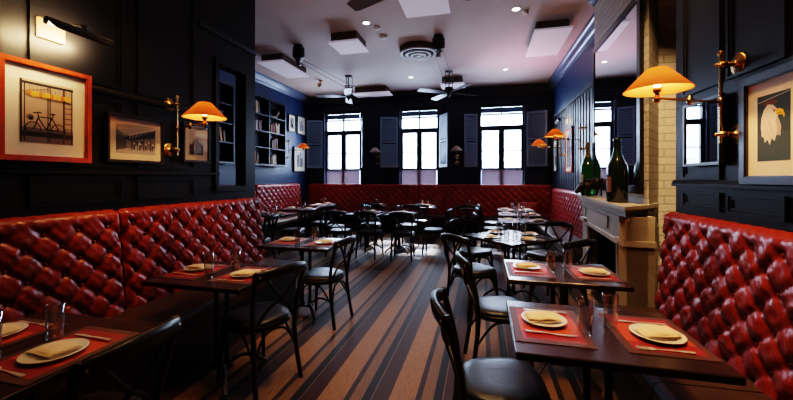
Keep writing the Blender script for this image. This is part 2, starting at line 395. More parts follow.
# ------------------------------------------------------------------ tufted benches
def tufted(length, z0, z1, a=.19, b=.090, step=.015, lean=.06, depth=.13, amp=.025):
    """backrest: back against local y=0, front toward +y, running along x"""
    Hh = z1-z0-.05; rr = .05
    nu = max(2, int(length/step)); ns = int((Hh+.17)/step)
    vs, fs = [], []
    for j in range(ns+1):
        s = (Hh+.17)*j/ns
        for i in range(nu+1):
            u = length*i/nu
            if s <= Hh:
                yb = depth-lean*s/Hh; z = z0+s; ny, nz = 1, 0
            elif s <= Hh+.08:
                an = (s-Hh)/.08*PI/2; yb = depth-lean-rr+rr*math.cos(an); z = z0+Hh+rr*math.sin(an); ny, nz = math.cos(an), math.sin(an)
            else:
                yb = max(0, depth-lean-rr-(s-Hh-.08)); z = z1; ny, nz = 0, 1
            p = u/a+s/(2*b); q = u/a-s/(2*b)
            e = min(abs(math.sin(PI*p)), abs(math.sin(PI*q)))
            pf = 1-(1-min(1, e*1.1))**2.4
            dp, dq = p-round(p), q-round(q); r2 = dp*dp+dq*dq
            d = amp*(.30+.70*pf)-.016*math.exp(-r2/.035)*1.0
            nv = noise.noise_vector(Vector((u*9+z0*3, s*9+length, 1.7))); nw = noise.noise(Vector((u*26+nv.x*2, s*34+nv.y*2, length)))
            d += .007*nw*min(1, e*2)+.004*nv.z
            d -= .018*math.exp(-(r2/.006))
            top = Hh-.03
            if s > top:
                k = min(1, (s-top)/.05); row = round(top/b)
                ph = abs(math.sin(PI*(u/a + (.5 if row % 2 else 0)))) 
                d = d*(1-k)+k*(amp*.75+.006*min(1, ph*3))
            if s > Hh+.08: d *= max(0, 1-(s-Hh-.08)/.03)
            d += .0025*math.sin(u*61+s*37)+.002*math.sin(u*113-s*83)
            ed = min(u, length-u); d -= .03*max(0, 1-ed/.03)
            vs.append((u, max(0.0,yb+d*ny), z+d*nz*.6))
    for j in range(ns):
        for i in range(nu):
            k = j*(nu+1)+i; fs.append((k, k+1, k+nu+2, k+nu+1))
    m = MB(); m.add(vs, fs, None, True)
    jr = 0
    while jr*b < Hh-.03:                                 # covered buttons sit in the dips of the same upholstery
        for ir in range(-1, int(length/a)+2):
            u = ir*a+(jr % 2)*a/2
            if step < .02 and .03 < u < length-.03 and jr:
                yb = depth-lean*(jr*b)/Hh+.002
                m.lathe([(.0005,.009),(.008,.006),(.012,-.002)], 8, c=(u, yb, z0+jr*b), mat=Matrix.Rotation(-PI/2, 4, 'X'))
        jr += 1
    n = nu+1
    for i0 in (0, nu):                                   # close the two ends and the back
        ring = [j*n+i0 for j in range(ns+1)]
        o = len(m.v); m.v += [vs[r] for r in ring]+[(vs[i0][0],0,z1),(vs[i0][0],0,z0)]
        m.f.append(list(range(o, o+len(ring)+2))); m.mi.append(0); m.sm.append(False)
    return m
def bench(loc, rz, length, z1, splits, label, group, mat, step=.015, depth=.56, seams=None, flip=False):
    t = empty('banquette', loc, rz, label=label, cat='bench', group=group)
    x = 0
    for L in splits:
        o = tufted(L-.012, .47, z1, step=step).build('backrest', mat, t, loc=(x+.006, 0, 0)); x += L
    x = 0
    for L in (seams or splits):
        s = MB(); rr = .03; y0 = .06
        prof = [(y0,.36),(depth-.01,.36),(depth,.38),(depth,.435),(depth-.012,.458),(depth-.04,.468),(y0+.1,.474),(y0,.47)]
        vs = [(x+.004,p[0],p[1]) for p in prof]+[(x+L-.004,p[0],p[1]) for p in prof]; n = len(prof)
        s.add(vs, [(k,(k+1)%n,(k+1)%n+n,k+n) for k in range(n)]+[tuple(range(n)),tuple(reversed(range(n,2*n)))])
        s.build('seat', M['seat'], t); x += L
    MB().box(.01, length-.01, .02, depth-.07, .0, .36).build('plinth', M['plinth'], t)
    return t
g = 'red button-tufted leather banquettes'
bench((XL+.022,3.78,0), -PI/2, 4.6, 1.205, [1.71,2.89], 'red tufted leather bench on the black panelled wall under the bicycle picture', g, M['leather'], .014, .62, [.95,.95,1.0,1.7])
bench((XR-.022,-.8,0), PI/2, 3.85, 1.188, [3.85], 'red tufted leather bench under the eagle portrait', g, M['leather'], .014, .60, [1.75,1.0,1.1])
bench((XFL+.022,8.95,0), -PI/2, 5.0, 1.29, [2.0,3.0], 'far red tufted bench along the navy wall beneath the bookcase', g, M['leather_far'], .022, .55)
bench((XFR-.02,YB-.022,0), PI, 6.70, 1.27, [3.4,3.30], 'long red tufted bench running below the three windows', g, M['leather_far'], .024, .55)
bench((XFR-.022,5.45,0), PI/2, 3.5, 1.20, [3.5], 'red tufted bench on the slate panelled wall beyond the fireplace', g, M['leather_far'], .022, .55)
# cushions
c = MB(); n = 12
for sgn in (1,-1):
    vs = [((i/n-.5)*.44, sgn*.07*(max(0,(1-abs(2*i/n-1)**2.5))*(max(0,1-abs(2*j/n-1)**2.5)))**.6, (j/n-.5)*.36) for j in range(n+1) for i in range(n+1)]
    c.add(vs, [(j*(n+1)+i, j*(n+1)+i+1, (j+1)*(n+1)+i+1, (j+1)*(n+1)+i) for j in range(n) for i in range(n)], None, True)
tag(c.build('cushion', M['leather_far'], loc=(1.12,9.20,.68), rot=(-.25,0,0)), 'plain dark red cushion propped at the far bench corner', 'cushion')

# ------------------------------------------------------------------ chairs
def make_chair():
    t = empty('bistro_chair', label='x', cat='chair')
    def rsq(z, k, n=28, r=.5):
        out = []
        for i in range(n):
            a = 2*PI*i/n; cx, cy = math.cos(a), math.sin(a); p = 3.2
            q = (abs(cx)**p+abs(cy)**p)**(-1/p); x = q*cx*.205*k; y = q*cy*.215*k*(1+.10*cx); out.append((x+.005, y, z))
        return out
    def stackup(rings):
        n = len(rings[0]); m = MB()
        m.add(sum(rings, []), [(r*n+k, r*n+(k+1)%n, (r+1)*n+(k+1)%n, (r+1)*n+k) for r in range(len(rings)-1) for k in range(n)], None, True)
        m.add(rings[0], [tuple(reversed(range(n)))]); m.add(rings[-1], [tuple(range(n))], None, True); return m
    stackup([rsq(.449,.95), rsq(.452,.97), rsq(.468,.965), rsq(.478,.90), rsq(.484,.7), rsq(.482,.3)]).build('seat', M['pad'], t)
    stackup([rsq(.415,.97), rsq(.418,1.0), rsq(.446,1.0), rsq(.450,.97)]).build('seat_frame', M['chair'], t)
    for s in (-1, 1):
        MB().tube(spline([(.165,s*.165,.42),(.178,s*.172,.25),(.195,s*.185,0)], 4), [.0165]*4+[.015]*4+[.012], 8).build('leg', M['chair'], t)
        MB().tube(spline([(-.245,s*.185,0),(-.205,s*.172,.25),(-.192,s*.170,.45),(-.215,s*.186,.62),(-.262,s*.196,.80),(-.272,s*.192,.845)], 5), .0165, 8).build('leg', M['chair'], t)
    # top rail: a broad bent band
    n = 14; vs = []
    for i in range(n+1):
        y = -.215+.43*i/n; k = 1-(y/.215)**2; x = -.262-.062*k; h0 = .785+.016*k-.01*(1-k); h1 = .838+.032*k
        for dx, z in ((.012,h0),(-.012,h0+.002),(-.018,(h0+h1)/2),(-.014,h1),(.010,h1),(.014,(h0+h1)/2)): vs.append((x+dx, y, z))
    m = MB(); m.add(vs, [(i*6+k, i*6+(k+1)%6, (i+1)*6+(k+1)%6, (i+1)*6+k) for i in range(n) for k in range(6)]+[(0,1,2,3,4,5), tuple(n*6+k for k in (5,4,3,2,1,0))], None, True)
    m.build('top_rail', M['chair'], t)
    for s in (-1, 1):
        MB().tube(spline([(-.198,s*.150,.46),(-.222,s*.085,.56),(-.268,-s*.03,.66),(-.285,-s*.13,.785)], 5), .0095, 6, flat=1.5).build('cross_brace', M['chair'], t)
    for p in (((.175,-.17,.22),(.172,-.1,.37),(.170,0,.405),(.172,.1,.37),(.175,.17,.22)), ((-.21,-.172,.22),(-.195,-.1,.37),(-.19,0,.405),(-.195,.1,.37),(-.21,.172,.22)),
              ((-.208,-.172,.22),(-.1,-.17,.37),(0,-.17,.405),(.1,-.17,.37),(.176,-.17,.22)), ((-.208,.172,.22),(-.1,.17,.37),(0,.17,.405),(.1,.17,.37),(.176,.17,.22))):
        MB().tube(spline(p, 4), .009, 6).build('stretcher', M['chair'], t)
    b = MB()
    for s in (-1,1): b.lathe([(.001,0),(.008,.002),(.008,.005),(.001,.007)], 8, mat=Matrix.Translation((-.289,s*.185,.815)) @ Matrix.Rotation(-PI/2,4,'Y'))
    b.build('rivets', M['steel'], t)
    return t
chair0 = make_chair(); reg(chair0); used = [False]
def chair(x, y, deg, label):
    """deg: direction the sitter faces, 0 = +x"""
    o = chair0 if not used[0] else copy_tree(chair0); used[0] = True
    o.location = (x, y, 0); o.rotation_euler = (0,0,math.radians(deg)); o['label'] = label; o['group'] = 'black bentwood cross-back chairs'

# ------------------------------------------------------------------ tables
def make_table(w, d, label, name='dining_table'):
    t = empty(name, label=label, cat='table')
    MB().bbox(-w/2, w/2, -d/2, d/2, .718, .75, .004).build('tabletop', M['wood'], t)
    MB().box(-w/2+.08, w/2-.08, -.06, .06, .690, .718).build('top_plate', M['iron'], t)
    c = MB()
    for sx in (-.045, .045): c.lathe([(.030,.07),(.030,.09),(.020,.11),(.017,.16),(.017,.62),(.022,.66),(.030,.69)], 12, c=(sx,0,0))
    c.box(-.075,.075,-.03,.03,.055,.075); c.build('pedestal', M['iron'], t)
    for sx in (-1,1):
        for sy in (-1,1):
            MB().tube(spline([(sx*.03,sy*.01,.07),(sx*.10,sy*.10,.115),(sx*.17,sy*.18,.07),(sx*.22,sy*.23,.012)], 4), .013, 6, flat=1.4).build('foot', M['iron'], t)
    return t
table0 = make_table(.77, .62, 'x'); reg(table0); tused = [False]
def table(x, y, rz, label):
    o = table0 if not tused[0] else copy_tree(table0); tused[0] = True
    o.location = (x,y,0); o.rotation_euler = (0,0,rz); o['label'] = label; o['group'] = 'dark wood dining tables'
    return o

# tableware prototypes
def make_mat():
    m = MB(); m.bbox(-.16,.16,-.21,.21,0,.003,.001); return m.build('placemat', M['mat'])
def make_plate():
    return MB().lathe([(.001,.004),(.055,.004),(.062,0),(.066,.003),(.100,.015),(.104,.018),(.101,.019),(.070,.010),(.060,.007),(.001,.007)], 40).build('plate', M['china'])
def make_napkin():
    m = MB()
    for k, (dx, dy, w, h) in enumerate(((0,0,.155,.104),(-.004,.003,.146,.098),(-.014,-.002,.122,.092))):
        z = k*.0055; n = 8; vs = []
        for j in range(n+1):
            for i in range(n+1):
                x = (i/n-.5)*w; y = (j/n-.5)*h; e = min(i, n-i, j, n-j)
                vs.append((x+dx+.10*y, y+dy, z+.0055*(min(1, e*1.6)) + .0015*math.sin(i*1.1+k)+ .002*(i/n)))
        m.add(vs, [(j*(n+1)+i, j*(n+1)+i+1, (j+1)*(n+1)+i+1, (j+1)*(n+1)+i) for j in range(n) for i in range(n)], None, True)
    return m.build('napkin', M['linen'])
def make_glass():
    return MB().lathe([(.001,0),(.027,0),(.0285,.003),(.034,.155),(.0325,.156),(.0315,.153),(.0262,.016),(.022,.012),(.001,.012)], 24).build('water_glass', M['glass'])
def blade_mesh(outline, z0, z1):
    return MB().prism(outline, z0, z1)
def make_knife():
    o = MB(); o.prism([(-.105,-.006),(-.03,-.005),(.0,-.004),(.0,.004),(-.03,.005),(-.105,.007)], .002, .008)
    o.prism([(0,-.004),(.02,-.008),(.08,-.009),(.108,-.002),(.112,.004),(.10,.006),(0,.004)], .003, .0055)
    return o.build('knife', M['steel'])
def make_fork():
    o = MB(); o.prism([(-.10,-.007),(-.08,-.008),(.0,-.003),(.035,-.003),(.050,-.012),(.060,-.013),(.060,.013),(.050,.012),(.035,.003),(0,.003),(-.08,.008),(-.10,.007)], .002, .005)
    for k in range(4): o.box(.06, .105, -.0125+k*.0072, -.0085+k*.0072, .002, .005)
    return o.build('fork', M['steel'])
protos = {}
def ware(kind):
    if kind not in protos:
        protos[kind] = dict(placemat=make_mat, plate=make_plate, napkin=make_napkin, glass=make_glass, knife=make_knife, fork=make_fork)[kind]()
        return protos[kind]
    o = protos[kind].copy(); COL.objects.link(o); return o
def setting(x, y, rz, where, mat=True, jit=0):
    """rz: 0 = the diner sits at -x and faces +x; (x, y) is the middle of the table edge zone (mat centre)"""
    R = Matrix.Rotation(rz, 3, 'Z')
    def put(kind, dx, dy, z, a, label, cat, group):
        o = ware(kind); p = R @ Vector((dx,dy,0)); o.location = (x+p.x, y+p.y, z); o.rotation_euler = (0,0,rz+a)
        tag(o, label+' '+where, cat, group)
    z = .7505
    j = lambda s: random.uniform(-s, s)
    if mat:
        put('placemat', 0, 0, z, 0, 'red and orange placemat', 'placemat', 'striped placemats'); z += .0031
    put('plate', -.012, .03, z, 0, 'round white plate', 'plate', 'white plates')
    put('napkin', -.012, .03, z+.018, j(.2)+.12, 'folded cream napkin on plate', 'napkin', 'folded cream napkins')
    put('knife', -.005+j(.01), -.115, z, j(.05), 'steel knife', 'knife', 'table knives')
    put('fork', .01+j(.01), .165, z, j(.08), 'steel fork', 'fork', 'table forks')
    put('glass', .145, -.06+j(.01), .7505, 0, 'tall clear water glass', 'glass', 'water glasses')
def two_top(x, y, rz, label, where, sides=('on its aisle side', 'on its bench side')):
    table(x, y, rz, label)
    R = Matrix.Rotation(rz, 3, 'Z')
    for s, nm in ((-1, sides[0]), (1, sides[1])):
        p = R @ Vector((s*.215, 0, 0))
        setting(x+p.x, y+p.y, rz+(0 if s < 0 else PI), where+' '+nm)
S_AB = ('aisle side', 'bench side'); S_BA = ('bench side', 'aisle side')
two_top(-1.865, 1.06, 0, 'dark two-place table under the bicycle picture', 'of bicycle picture table', S_BA)
two_top(-1.87, 2.22, 0, 'dark two-place table beneath the market stall photograph', 'of the market photograph table', S_BA)
two_top(-1.87, 3.50, 0, 'dark two-place table by the end of the partition bench', 'of the partition-end table', S_BA)
two_top(.515, 1.80, 0, 'dark two-place table beside the bench under the eagle', 'of the eagle portrait table', S_AB)
two_top(.56, 2.86, 0, 'dark two-place table in front of the fireplace', 'of the fireplace table', S_AB)
two_top(.64, 6.1, 0, 'first two-place table past the tilted square one', 'of first slate-wall table', S_AB)
two_top(.68, 7.15, 0, 'middle two-place table along the slate-wall bench', 'of the middle slate-wall table', S_AB)
two_top(.70, 8.1, 0, 'last two-place table at the slate-wall corner bench', 'of the slate-wall corner table', S_AB)
for x, nm, d in ((-4.1,'corner','in the corner'), (-2.62,'second','between two windows'), (-1.38,'third','under the middle window'), (-.35,'fourth','under the unlit lamp')):
    two_top(x, 8.62, PI/2, 'dark window-bench table ' + d, 'of window table ' + d, ('aisle side','bench side'))
for y, d in ((4.95,'half hidden by the partition end'), (6.1,'below the bookcase'), (7.25,'below the framed prints')):
    two_top(-4.02, y, 0, 'dark table along the navy-wall bench ' + d, 'of navy-wall table ' + d, S_BA)
two_top(-2.25, 6.75, PI/2, 'bookcase-side half of the pushed-together tables mid room', 'of bookcase-side mid-room table,', ('entrance side','window side'))
two_top(-1.60, 6.75, PI/2, 'fireplace-side half of the pushed-together tables mid room', 'of fireplace-side mid-room table,', ('entrance side','window side'))
# tilted square table
sq = make_table(.80, .80, 'square dark table turned diagonally with four place settings', 'square_table'); sq.location = (.33,4.42,0); sq.rotation_euler = (0,0,math.radians(42)); sq['group'] = 'dark wood dining tables'
for k, nm in enumerate(('toward the aisle front', 'toward the fireplace front', 'toward the slate-wall bench', 'toward the windows')):
    a = math.radians(42)+k*PI/2; v = Vector((math.cos(a+PI), math.sin(a+PI)))*.27
    setting(.33+v.x, 4.42+v.y, a, 'of the tilted square table '+nm, mat=False)

chair(-1.56, 1.06, 182, 'black cross-back chair at the table under the bicycle picture')
chair(-1.58, 2.24, 160, 'black cross-back chair at the table beneath the market photograph')
chair(-1.60, 3.34, 174, 'black cross-back chair at the partition-end table')
chair(.085, 1.79, 8, 'black cross-back chair with round pad at the table by the eagle portrait')
chair(.13, 2.83, 10, 'black cross-back chair at the table before the fireplace')
chair(-.10, 3.93, 45, 'cross-back chair at the aisle front corner of the tilted square table')
chair(.74, 3.92, 130, 'cross-back chair between fireplace and tilted square table')
chair(.80, 4.92, 222, 'cross-back chair on the bench-wall side of the tilted square table')
chair(-.12, 4.90, -48, 'cross-back chair on the window side of the tilted square table')
chair(.18, 6.1, 0, 'cross-back chair at the first table past the tilted square one')
chair(.20, 7.15, 0, 'cross-back chair at the middle slate-wall table')
chair(.22, 8.1, 0, 'cross-back chair at the slate-wall corner table')
for x, deg, d in ((-2.62,92,'at the bookcase end of the mid-room row'), (-2.02,86,'in the middle of the mid-room row'), (-1.40,95,'at the fireplace end of the mid-room row')):
    chair(x, 6.22, deg, 'chair with its back to the entrance ' + d)
for x, deg, d in ((-2.35,-88,'behind the bookcase-side half table'), (-1.55,-95,'behind the fireplace-side half table')):
    chair(x, 7.30, deg, 'mid-room chair facing the entrance ' + d)
chair(-.90, 6.75, 178, 'mid-room chair turned sideways at the end of the joined tables')
chair(-2.98, 6.75, -8, 'angled chair at the bookcase end of the joined tables')
for y, d in ((4.95,'nearest the partition end'), (6.1,'below the bookcase'), (7.25,'below the framed prints')):
    chair(-3.52, y, 178+random.uniform(-8,8), 'chair at the navy-wall table ' + d.replace('nearest', 'by'))
for x, d in ((-2.62,'between corner and middle windows'), (-1.38,'under the middle window'), (-.35,'under the unlit lamp')):
    chair(x, 8.14, 90+random.uniform(-6,6), 'chair facing the windows at the table ' + d)

# ------------------------------------------------------------------ wall lamps
def sconce(loc, rz, arm_deg, arm, label, lit=True, power=9, sc=1.0, zrod=(1.70,2.10), zarm=1.885):
    """wall plane at local x = 0, normal +x"""
    t = empty('wall_lamp', loc, rz, label=label, cat='wall lamp', group='swing-arm brass wall lamps with cone shades')
    z0, z1 = zrod; rx = .09
    for z in (z0, z1):
        b = MB(); RY = Matrix.Rotation(PI/2, 4, 'Y')
        b.lathe([(.001,0),(.062,0),(.064,.006),(.054,.014),(.020,.020),(.012,.035),(.012,.06)], 20, mat=Matrix.Translation((0,0,z)) @ RY)
        b.lathe([(.001,.05),(.018,.055),(.024,.075),(.018,.095),(.009,.10),(.012,.115),(.001,.122)], 14, mat=Matrix.Translation((0,0,z)) @ RY)
        b.build('wall_mount', M['brass'], t)
    r = MB(); r.tube([(rx,0,z0-.05),(rx,0,z1+.06)], .009, 10)
    r.lathe([(.001,z1+.05),(.013,z1+.055),(.016,z1+.07),(.001,z1+.085)], 10, c=(rx,0,0)); r.build('rod', M['brass'], t)
    a = MB(); c, s_ = math.cos(arm_deg), math.sin(arm_deg)
    J = Vector((rx+c*arm*.5, s_*arm*.5, zarm)); E = Vector((rx+c*arm, s_*arm, zarm))
    a.tube([(rx,0,zarm), J, E], .0075, 8)
    for p in (Vector((rx,0,zarm)), J): a.lathe([(.001,-.028),(.012,-.024),(.015,0),(.012,.024),(.001,.028)], 12, c=p)
    a.lathe([(.001,-.03),(.012,-.02),(.022,-.005),(.012,.005),(.012,.03),(.020,.034),(.020,.055),(.001,.056)], 14, c=E)
    a.build('arm', M['brass'], t)
    sh = MB(); sh.lathe([(.158,.040),(.160,.043),(.050,.160),(.047,.161),(.047,.157),(.156,.042)], 40, c=E)
    sh.build('lamp_shade', M['shade'] if lit else M['shade_off'], t)
    bl = MB(); bl.lathe([(.001,.05),(.012,.052),(.018,.066),(.016,.08),(.008,.09),(.001,.094)], 12, c=E)
    bl.build('bulb', M['bulb'] if lit else M['bulb_off'], t)
    if lit:
        L = bpy.data.lights.new('bulb_light', 'POINT'); L.energy = power; L.color = (1,.52,.20); L.shadow_soft_size = .018
        o = bpy.data.objects.new('bulb_light', L); COL.objects.link(o); o.parent = t; o.location = E+Vector((0,0,.122))
sconce((XR,2.41,0), PI, math.radians(27), .455, 'lit brass swing-arm lamp with orange cone shade beside the eagle portrait', power=12)
sconce((XL,2.57,0), 0, math.radians(-24), .54, 'lit brass swing-arm lamp with orange cone shade above the market photograph', power=13)
sconce((XFL,8.35,0), 0, math.radians(-14), .50, 'lit swing-arm lamp with orange shade on the navy wall over the prints', power=8, zrod=(2.0,2.42), zarm=2.18)
sconce((XFR,6.55,0), PI, math.radians(28), .50, 'larger-looking lit orange lamp on the slate wall near the mirror', power=9, zrod=(1.95,2.30), zarm=2.10)
sconce((XFR,8.15,0), PI, math.radians(24), .50, 'lit orange lamp on the slate wall close to the window corner', power=9, zrod=(1.95,2.30), zarm=2.10)
sconce((-2.87,YB-.03,0), -PI/2, 0, .22, 'unlit cream lamp between the corner window and middle window', False, zrod=(1.85,2.02), zarm=2.12)
sconce((-.66,YB-.03,0), -PI/2, 0, .22, 'unlit cream lamp between the middle window and last window', False, zrod=(1.85,2.02), zarm=2.12)

# ------------------------------------------------------------------ pictures
def ell(cx, cy, rx, ry, n=20, a0=0, a1=2*PI): return [(cx+rx*math.cos(a0+(a1-a0)*k/n), cy+ry*math.sin(a0+(a1-a0)*k/n)) for k in range(n)]
def line(x0, y0, x1, y1, w=.004):
    d = Vector((x1-x0, y1-y0)); d.normalize(); n = Vector((-d.y, d.x))*w/2
    return [(x0+n.x,y0+n.y),(x0-n.x,y0-n.y),(x1-n.x,y1-n.y),(x1+n.x,y1+n.y)]
def ring(cx, cy, r, w=.004, n=24):
    out = []
    for k in range(n):
        a, b = 2*PI*k/n, 2*PI*(k+1)/n
        out.append([(cx+(r+w/2)*math.cos(a),cy+(r+w/2)*math.sin(a)),(cx+(r+w/2)*math.cos(b),cy+(r+w/2)*math.sin(b)),(cx+(r-w/2)*math.cos(b),cy+(r-w/2)*math.sin(b)),(cx+(r-w/2)*math.cos(a),cy+(r-w/2)*math.sin(a))])
    return out
def picture(loc, rz, w, h, fw, mat_w, fmat, art, label, group=None, glossy=False, mw2=None, depth=.03):
    """face toward local -y, lower-left corner at local (0,0,0) running +x, wall at y = 0"""
    t = empty('framed_picture', loc, rz, label=label, cat='picture', group=group)
    f = MB()
    for (x0,x1,z0,z1) in ((0,fw,0,h),(w-fw,w,0,h),(fw,w-fw,0,fw),(fw,w-fw,h-fw,h)):
        f.box(x0, x1, -depth, 0, z0, z1)
    for (x0,x1,z0,z1) in ((fw,fw+.006,fw,h-fw),(w-fw-.006,w-fw,fw,h-fw),(fw,w-fw,fw,fw+.006),(fw,w-fw,h-fw-.006,h-fw)): f.box(x0,x1,-depth+.006,0,z0,z1)
    f.build('frame', fmat, t)
    m = MB(); m.box(fw, w-fw, -.012, -.002, fw, h-fw); m.build('mat_board', M['cream'], t)
    pw, ph = w-2*fw-2*mat_w, h-2*fw-2*(mw2 or mat_w); x0, z0 = fw+mat_w, fw+(mw2 or mat_w)
    p = MB(); k = 0
    for poly, mt in art(pw, ph):
        k += 1; y = -.0125-.00012*k
        pts = [(x0+min(max(a,0),pw), y, z0+min(max(b,0),ph)) for a, b in poly]
        p.add(pts, [tuple(range(len(pts)))], mt)
    p.build('print', None, t, fix=False)
    if glossy: MB().box(fw, w-fw, -.021, -.020, fw, h-fw).build('glazing', M['pic_glass'], t)
M['pic_glass'] = glass_mat('picture_glass', (.97,.97,.97), .05)
M['pic_glass2'] = glass_mat('picture_glass_strong', (.6,.6,.6), .38)
ink = cm('ink_black', (.02,.018,.02)); g1 = cm('grey_dark', (.08,.075,.08)); g2 = cm('grey_mid', (.22,.20,.20)); g3 = cm('grey_light', (.5,.46,.44)); g4 = cm('paper_white', (.75,.70,.66))
sepia = cm('warm_beige', (.62,.42,.30)); yel = cm('lantern_yellow', (.85,.50,.05)); orr = cm('lantern_orange', (.75,.22,.04)); teal = cm('teal_night', (.02,.05,.075)); teal2 = cm('teal_haze', (.035,.075,.10))
fea = cm('feather_white', (.78,.68,.62)); fea2 = cm('feather_shade', (.48,.38,.36)); beak = cm('beak_yellow', (.85,.45,.03)); brown = cm('wood_brown', (.13,.05,.03)); plum = cm('plum_grey', (.20,.13,.14))
def rect(x0, y0, x1, y1): return [(x0,y0),(x1,y0),(x1,y1),(x0,y1)]
def art_bike(w, h):
    L = [(rect(0,0,w,h), sepia), (rect(0,0,w,.24*h), plum), (rect(0,.1*h,w,.18*h), ink)]
    for x in (.03,.08,.50,.54,.80,.97): L.append((rect(x*w-.003,0.02*h,x*w+.003,.96*h), ink))
    L += [(rect(0,.93*h,w,.97*h), ink), (rect(0,.0,.04*w,h), ink), (rect(.80*w,.02*h,.83*w,.93*h), brown)]
    for k in range(9): L.append((rect(.82*w,(.08+.09*k)*h,.97*w,(.095+.09*k)*h), brown))
    L.append((line(.04*w,.8*h,.5*w,.90*h,.003), ink))
    for k in range(12):
        x = (.16+.068*k)*w; y = (.80-.02*abs(math.sin(k*1.3)))*h
        L.append((ell(x,y,.036*w,.050*h,12), yel if k % 3 else orr)); L.append((line(x,y+.04*h,x,y+.12*h,.002), ink))
    a, b, r = .22, .68, .135*w
    for cx in (a, b):
        for q in ring(cx*w,.23*h,r,.006): L.append((q, ink))
        for k in range(6): an = k*PI/6; L.append((line(cx*w-r*math.cos(an),.23*h-r*math.sin(an),cx*w+r*math.cos(an),.23*h+r*math.sin(an),.0012), ink))
    for x0,y0,x1,y1 in ((a,.23,.30,.42),(.30,.42,.55,.42),(.30,.40,.44,.22),(.44,.22,.55,.42),(.44,.22,b,.23),(b,.23,.55,.42),(.55,.42,.57,.48),(.30,.42,.28,.49),(.28,.49,.20,.47),(.28,.49,.36,.49),(a,.23,.30,.42)):
        L.append((line(x0*w,y0*h,x1*w,y1*h,.007), ink))
    L += [(ell(.57*w,.49*h,.05*w,.014*h,10), ink), (ell(.15*w,.40*h,.07*w,.05*h,10), plum), (rect(.13*w,.36*h,.2*w,.42*h), ink)]
    return L
def art_market(w, h):
    L = [(rect(0,0,w,h), g2), ([(0,h),(w,h),(w,.8*h),(.2*w,.62*h),(0,.85*h)], g3), (rect(0,0,w,.18*h), g3), ([(0,.62*h),(.25*w,.55*h),(.25*w,.18*h),(0,.1*h)], g1)]
    L += [([(.2*w,.55*h),(w,.98*h),(w,.62*h),(.3*w,.45*h)], ink), ([(.3*w,.66*h),(w,.99*h),(w,.90*h),(.3*w,.61*h)], g4)]
    for k in range(9): x = .32+.075*k; L.append((line(x*w,(.50+.04*k)*h,(x+.03)*w,(.62+.045*k)*h,.004), g4))
    for k in range(16):
        random.seed(k+3); x = random.uniform(.28,.92); y = random.uniform(.16,.46)
        L.append((rect(x*w,y*h,(x+.06)*w,(y+.07)*h), random.choice([g4,g1,ink,g3,g2])))
    for x in (.36,.5,.66,.84): L.append((rect(x*w,.12*h,(x+.02)*w,.6*h), ink)); L.append((ell((x+.07)*w,.36*h,.025*w,.04*h,8), g4)); L.append((rect((x+.05)*w,.14*h,(x+.09)*w,.33*h), g1))
    return L
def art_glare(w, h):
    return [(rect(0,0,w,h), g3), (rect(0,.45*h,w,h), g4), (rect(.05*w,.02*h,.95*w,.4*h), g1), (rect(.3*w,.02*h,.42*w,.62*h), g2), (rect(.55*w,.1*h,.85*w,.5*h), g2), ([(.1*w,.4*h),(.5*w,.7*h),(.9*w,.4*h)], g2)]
def art_people(w, h):
    L = [(rect(0,0,w,h), g3), (rect(.08*w,.08*h,.92*w,.92*h), g2)]
    L += [(ell(.4*w,.62*h,.12*w,.09*h), ink), (ell(.4*w,.33*h,.2*w,.24*h), g1), (ell(.68*w,.55*h,.1*w,.08*h), g4), (ell(.68*w,.3*h,.15*w,.2*h), ink)]
    return L
def art_street(w, h):
    return [(rect(0,0,w,h), g4), (rect(.1*w,0,.4*w,.8*h), g2), (rect(.5*w,0,.62*w,.95*h), ink), (rect(.66*w,0,.95*w,.6*h), g2), (rect(.16*w,.3*h,.3*w,.5*h), g1)]
def art_orange(w, h):
    return [(rect(0,0,w,h), teal2), (rect(0,0,w,.34*h), sepia), ([(0,0),(0,.36*h),(.12*w,.5*h),(.3*w,.1*h),(.5*w,0)], orr), (rect(.4*w,.4*h,.8*w,.9*h), g3)]
def art_eagle(w, h):
    L = [(rect(0,0,w,h), teal), (rect(0,.0,w,.42*h), teal2), (line(.02*w,.90*h,w,.98*h,.003), g3), (ell(.42*w,.87*h,.22*w,.035*h), brown)]
    body = [(.62,.76),(.50,.83),(.34,.85),(.22,.78),(.14,.66),(.12,.52),(.15,.38),(.22,.36),(.25,.28),(.33,.33),(.40,.24),(.46,.34),(.55,.29),(.60,.38),(.72,.36),(.74,.50),(.66,.58),(.64,.66)]
    L.append(([(x*w,y*h) for x,y in body], fea))
    L.append(([(x*w,y*h) for x,y in ((.62,.66),(.58,.58),(.62,.48),(.60,.38),(.72,.36),(.74,.50),(.68,.60))], fea2))
    for x, y in ((.22,.6),(.30,.5),(.24,.44),(.38,.42),(.45,.5),(.34,.62),(.5,.42),(.42,.58)): L.append((line(x*w,y*h,(x+.04)*w,(y-.09)*h,.003), fea2))
    L.append(([(x*w,y*h) for x,y in ((.58,.745),(.70,.76),(.80,.73),(.85,.66),(.83,.61),(.79,.66),(.68,.665),(.60,.68))], beak))
    L.append((line(.62*w,.685*h,.78*w,.69*h,.003), brown)); L.append((ell(.55*w,.735*h,.028*w,.016*h,10), ink)); L.append((line(.49*w,.76*h,.62*w,.75*h,.005), fea2))
    return L
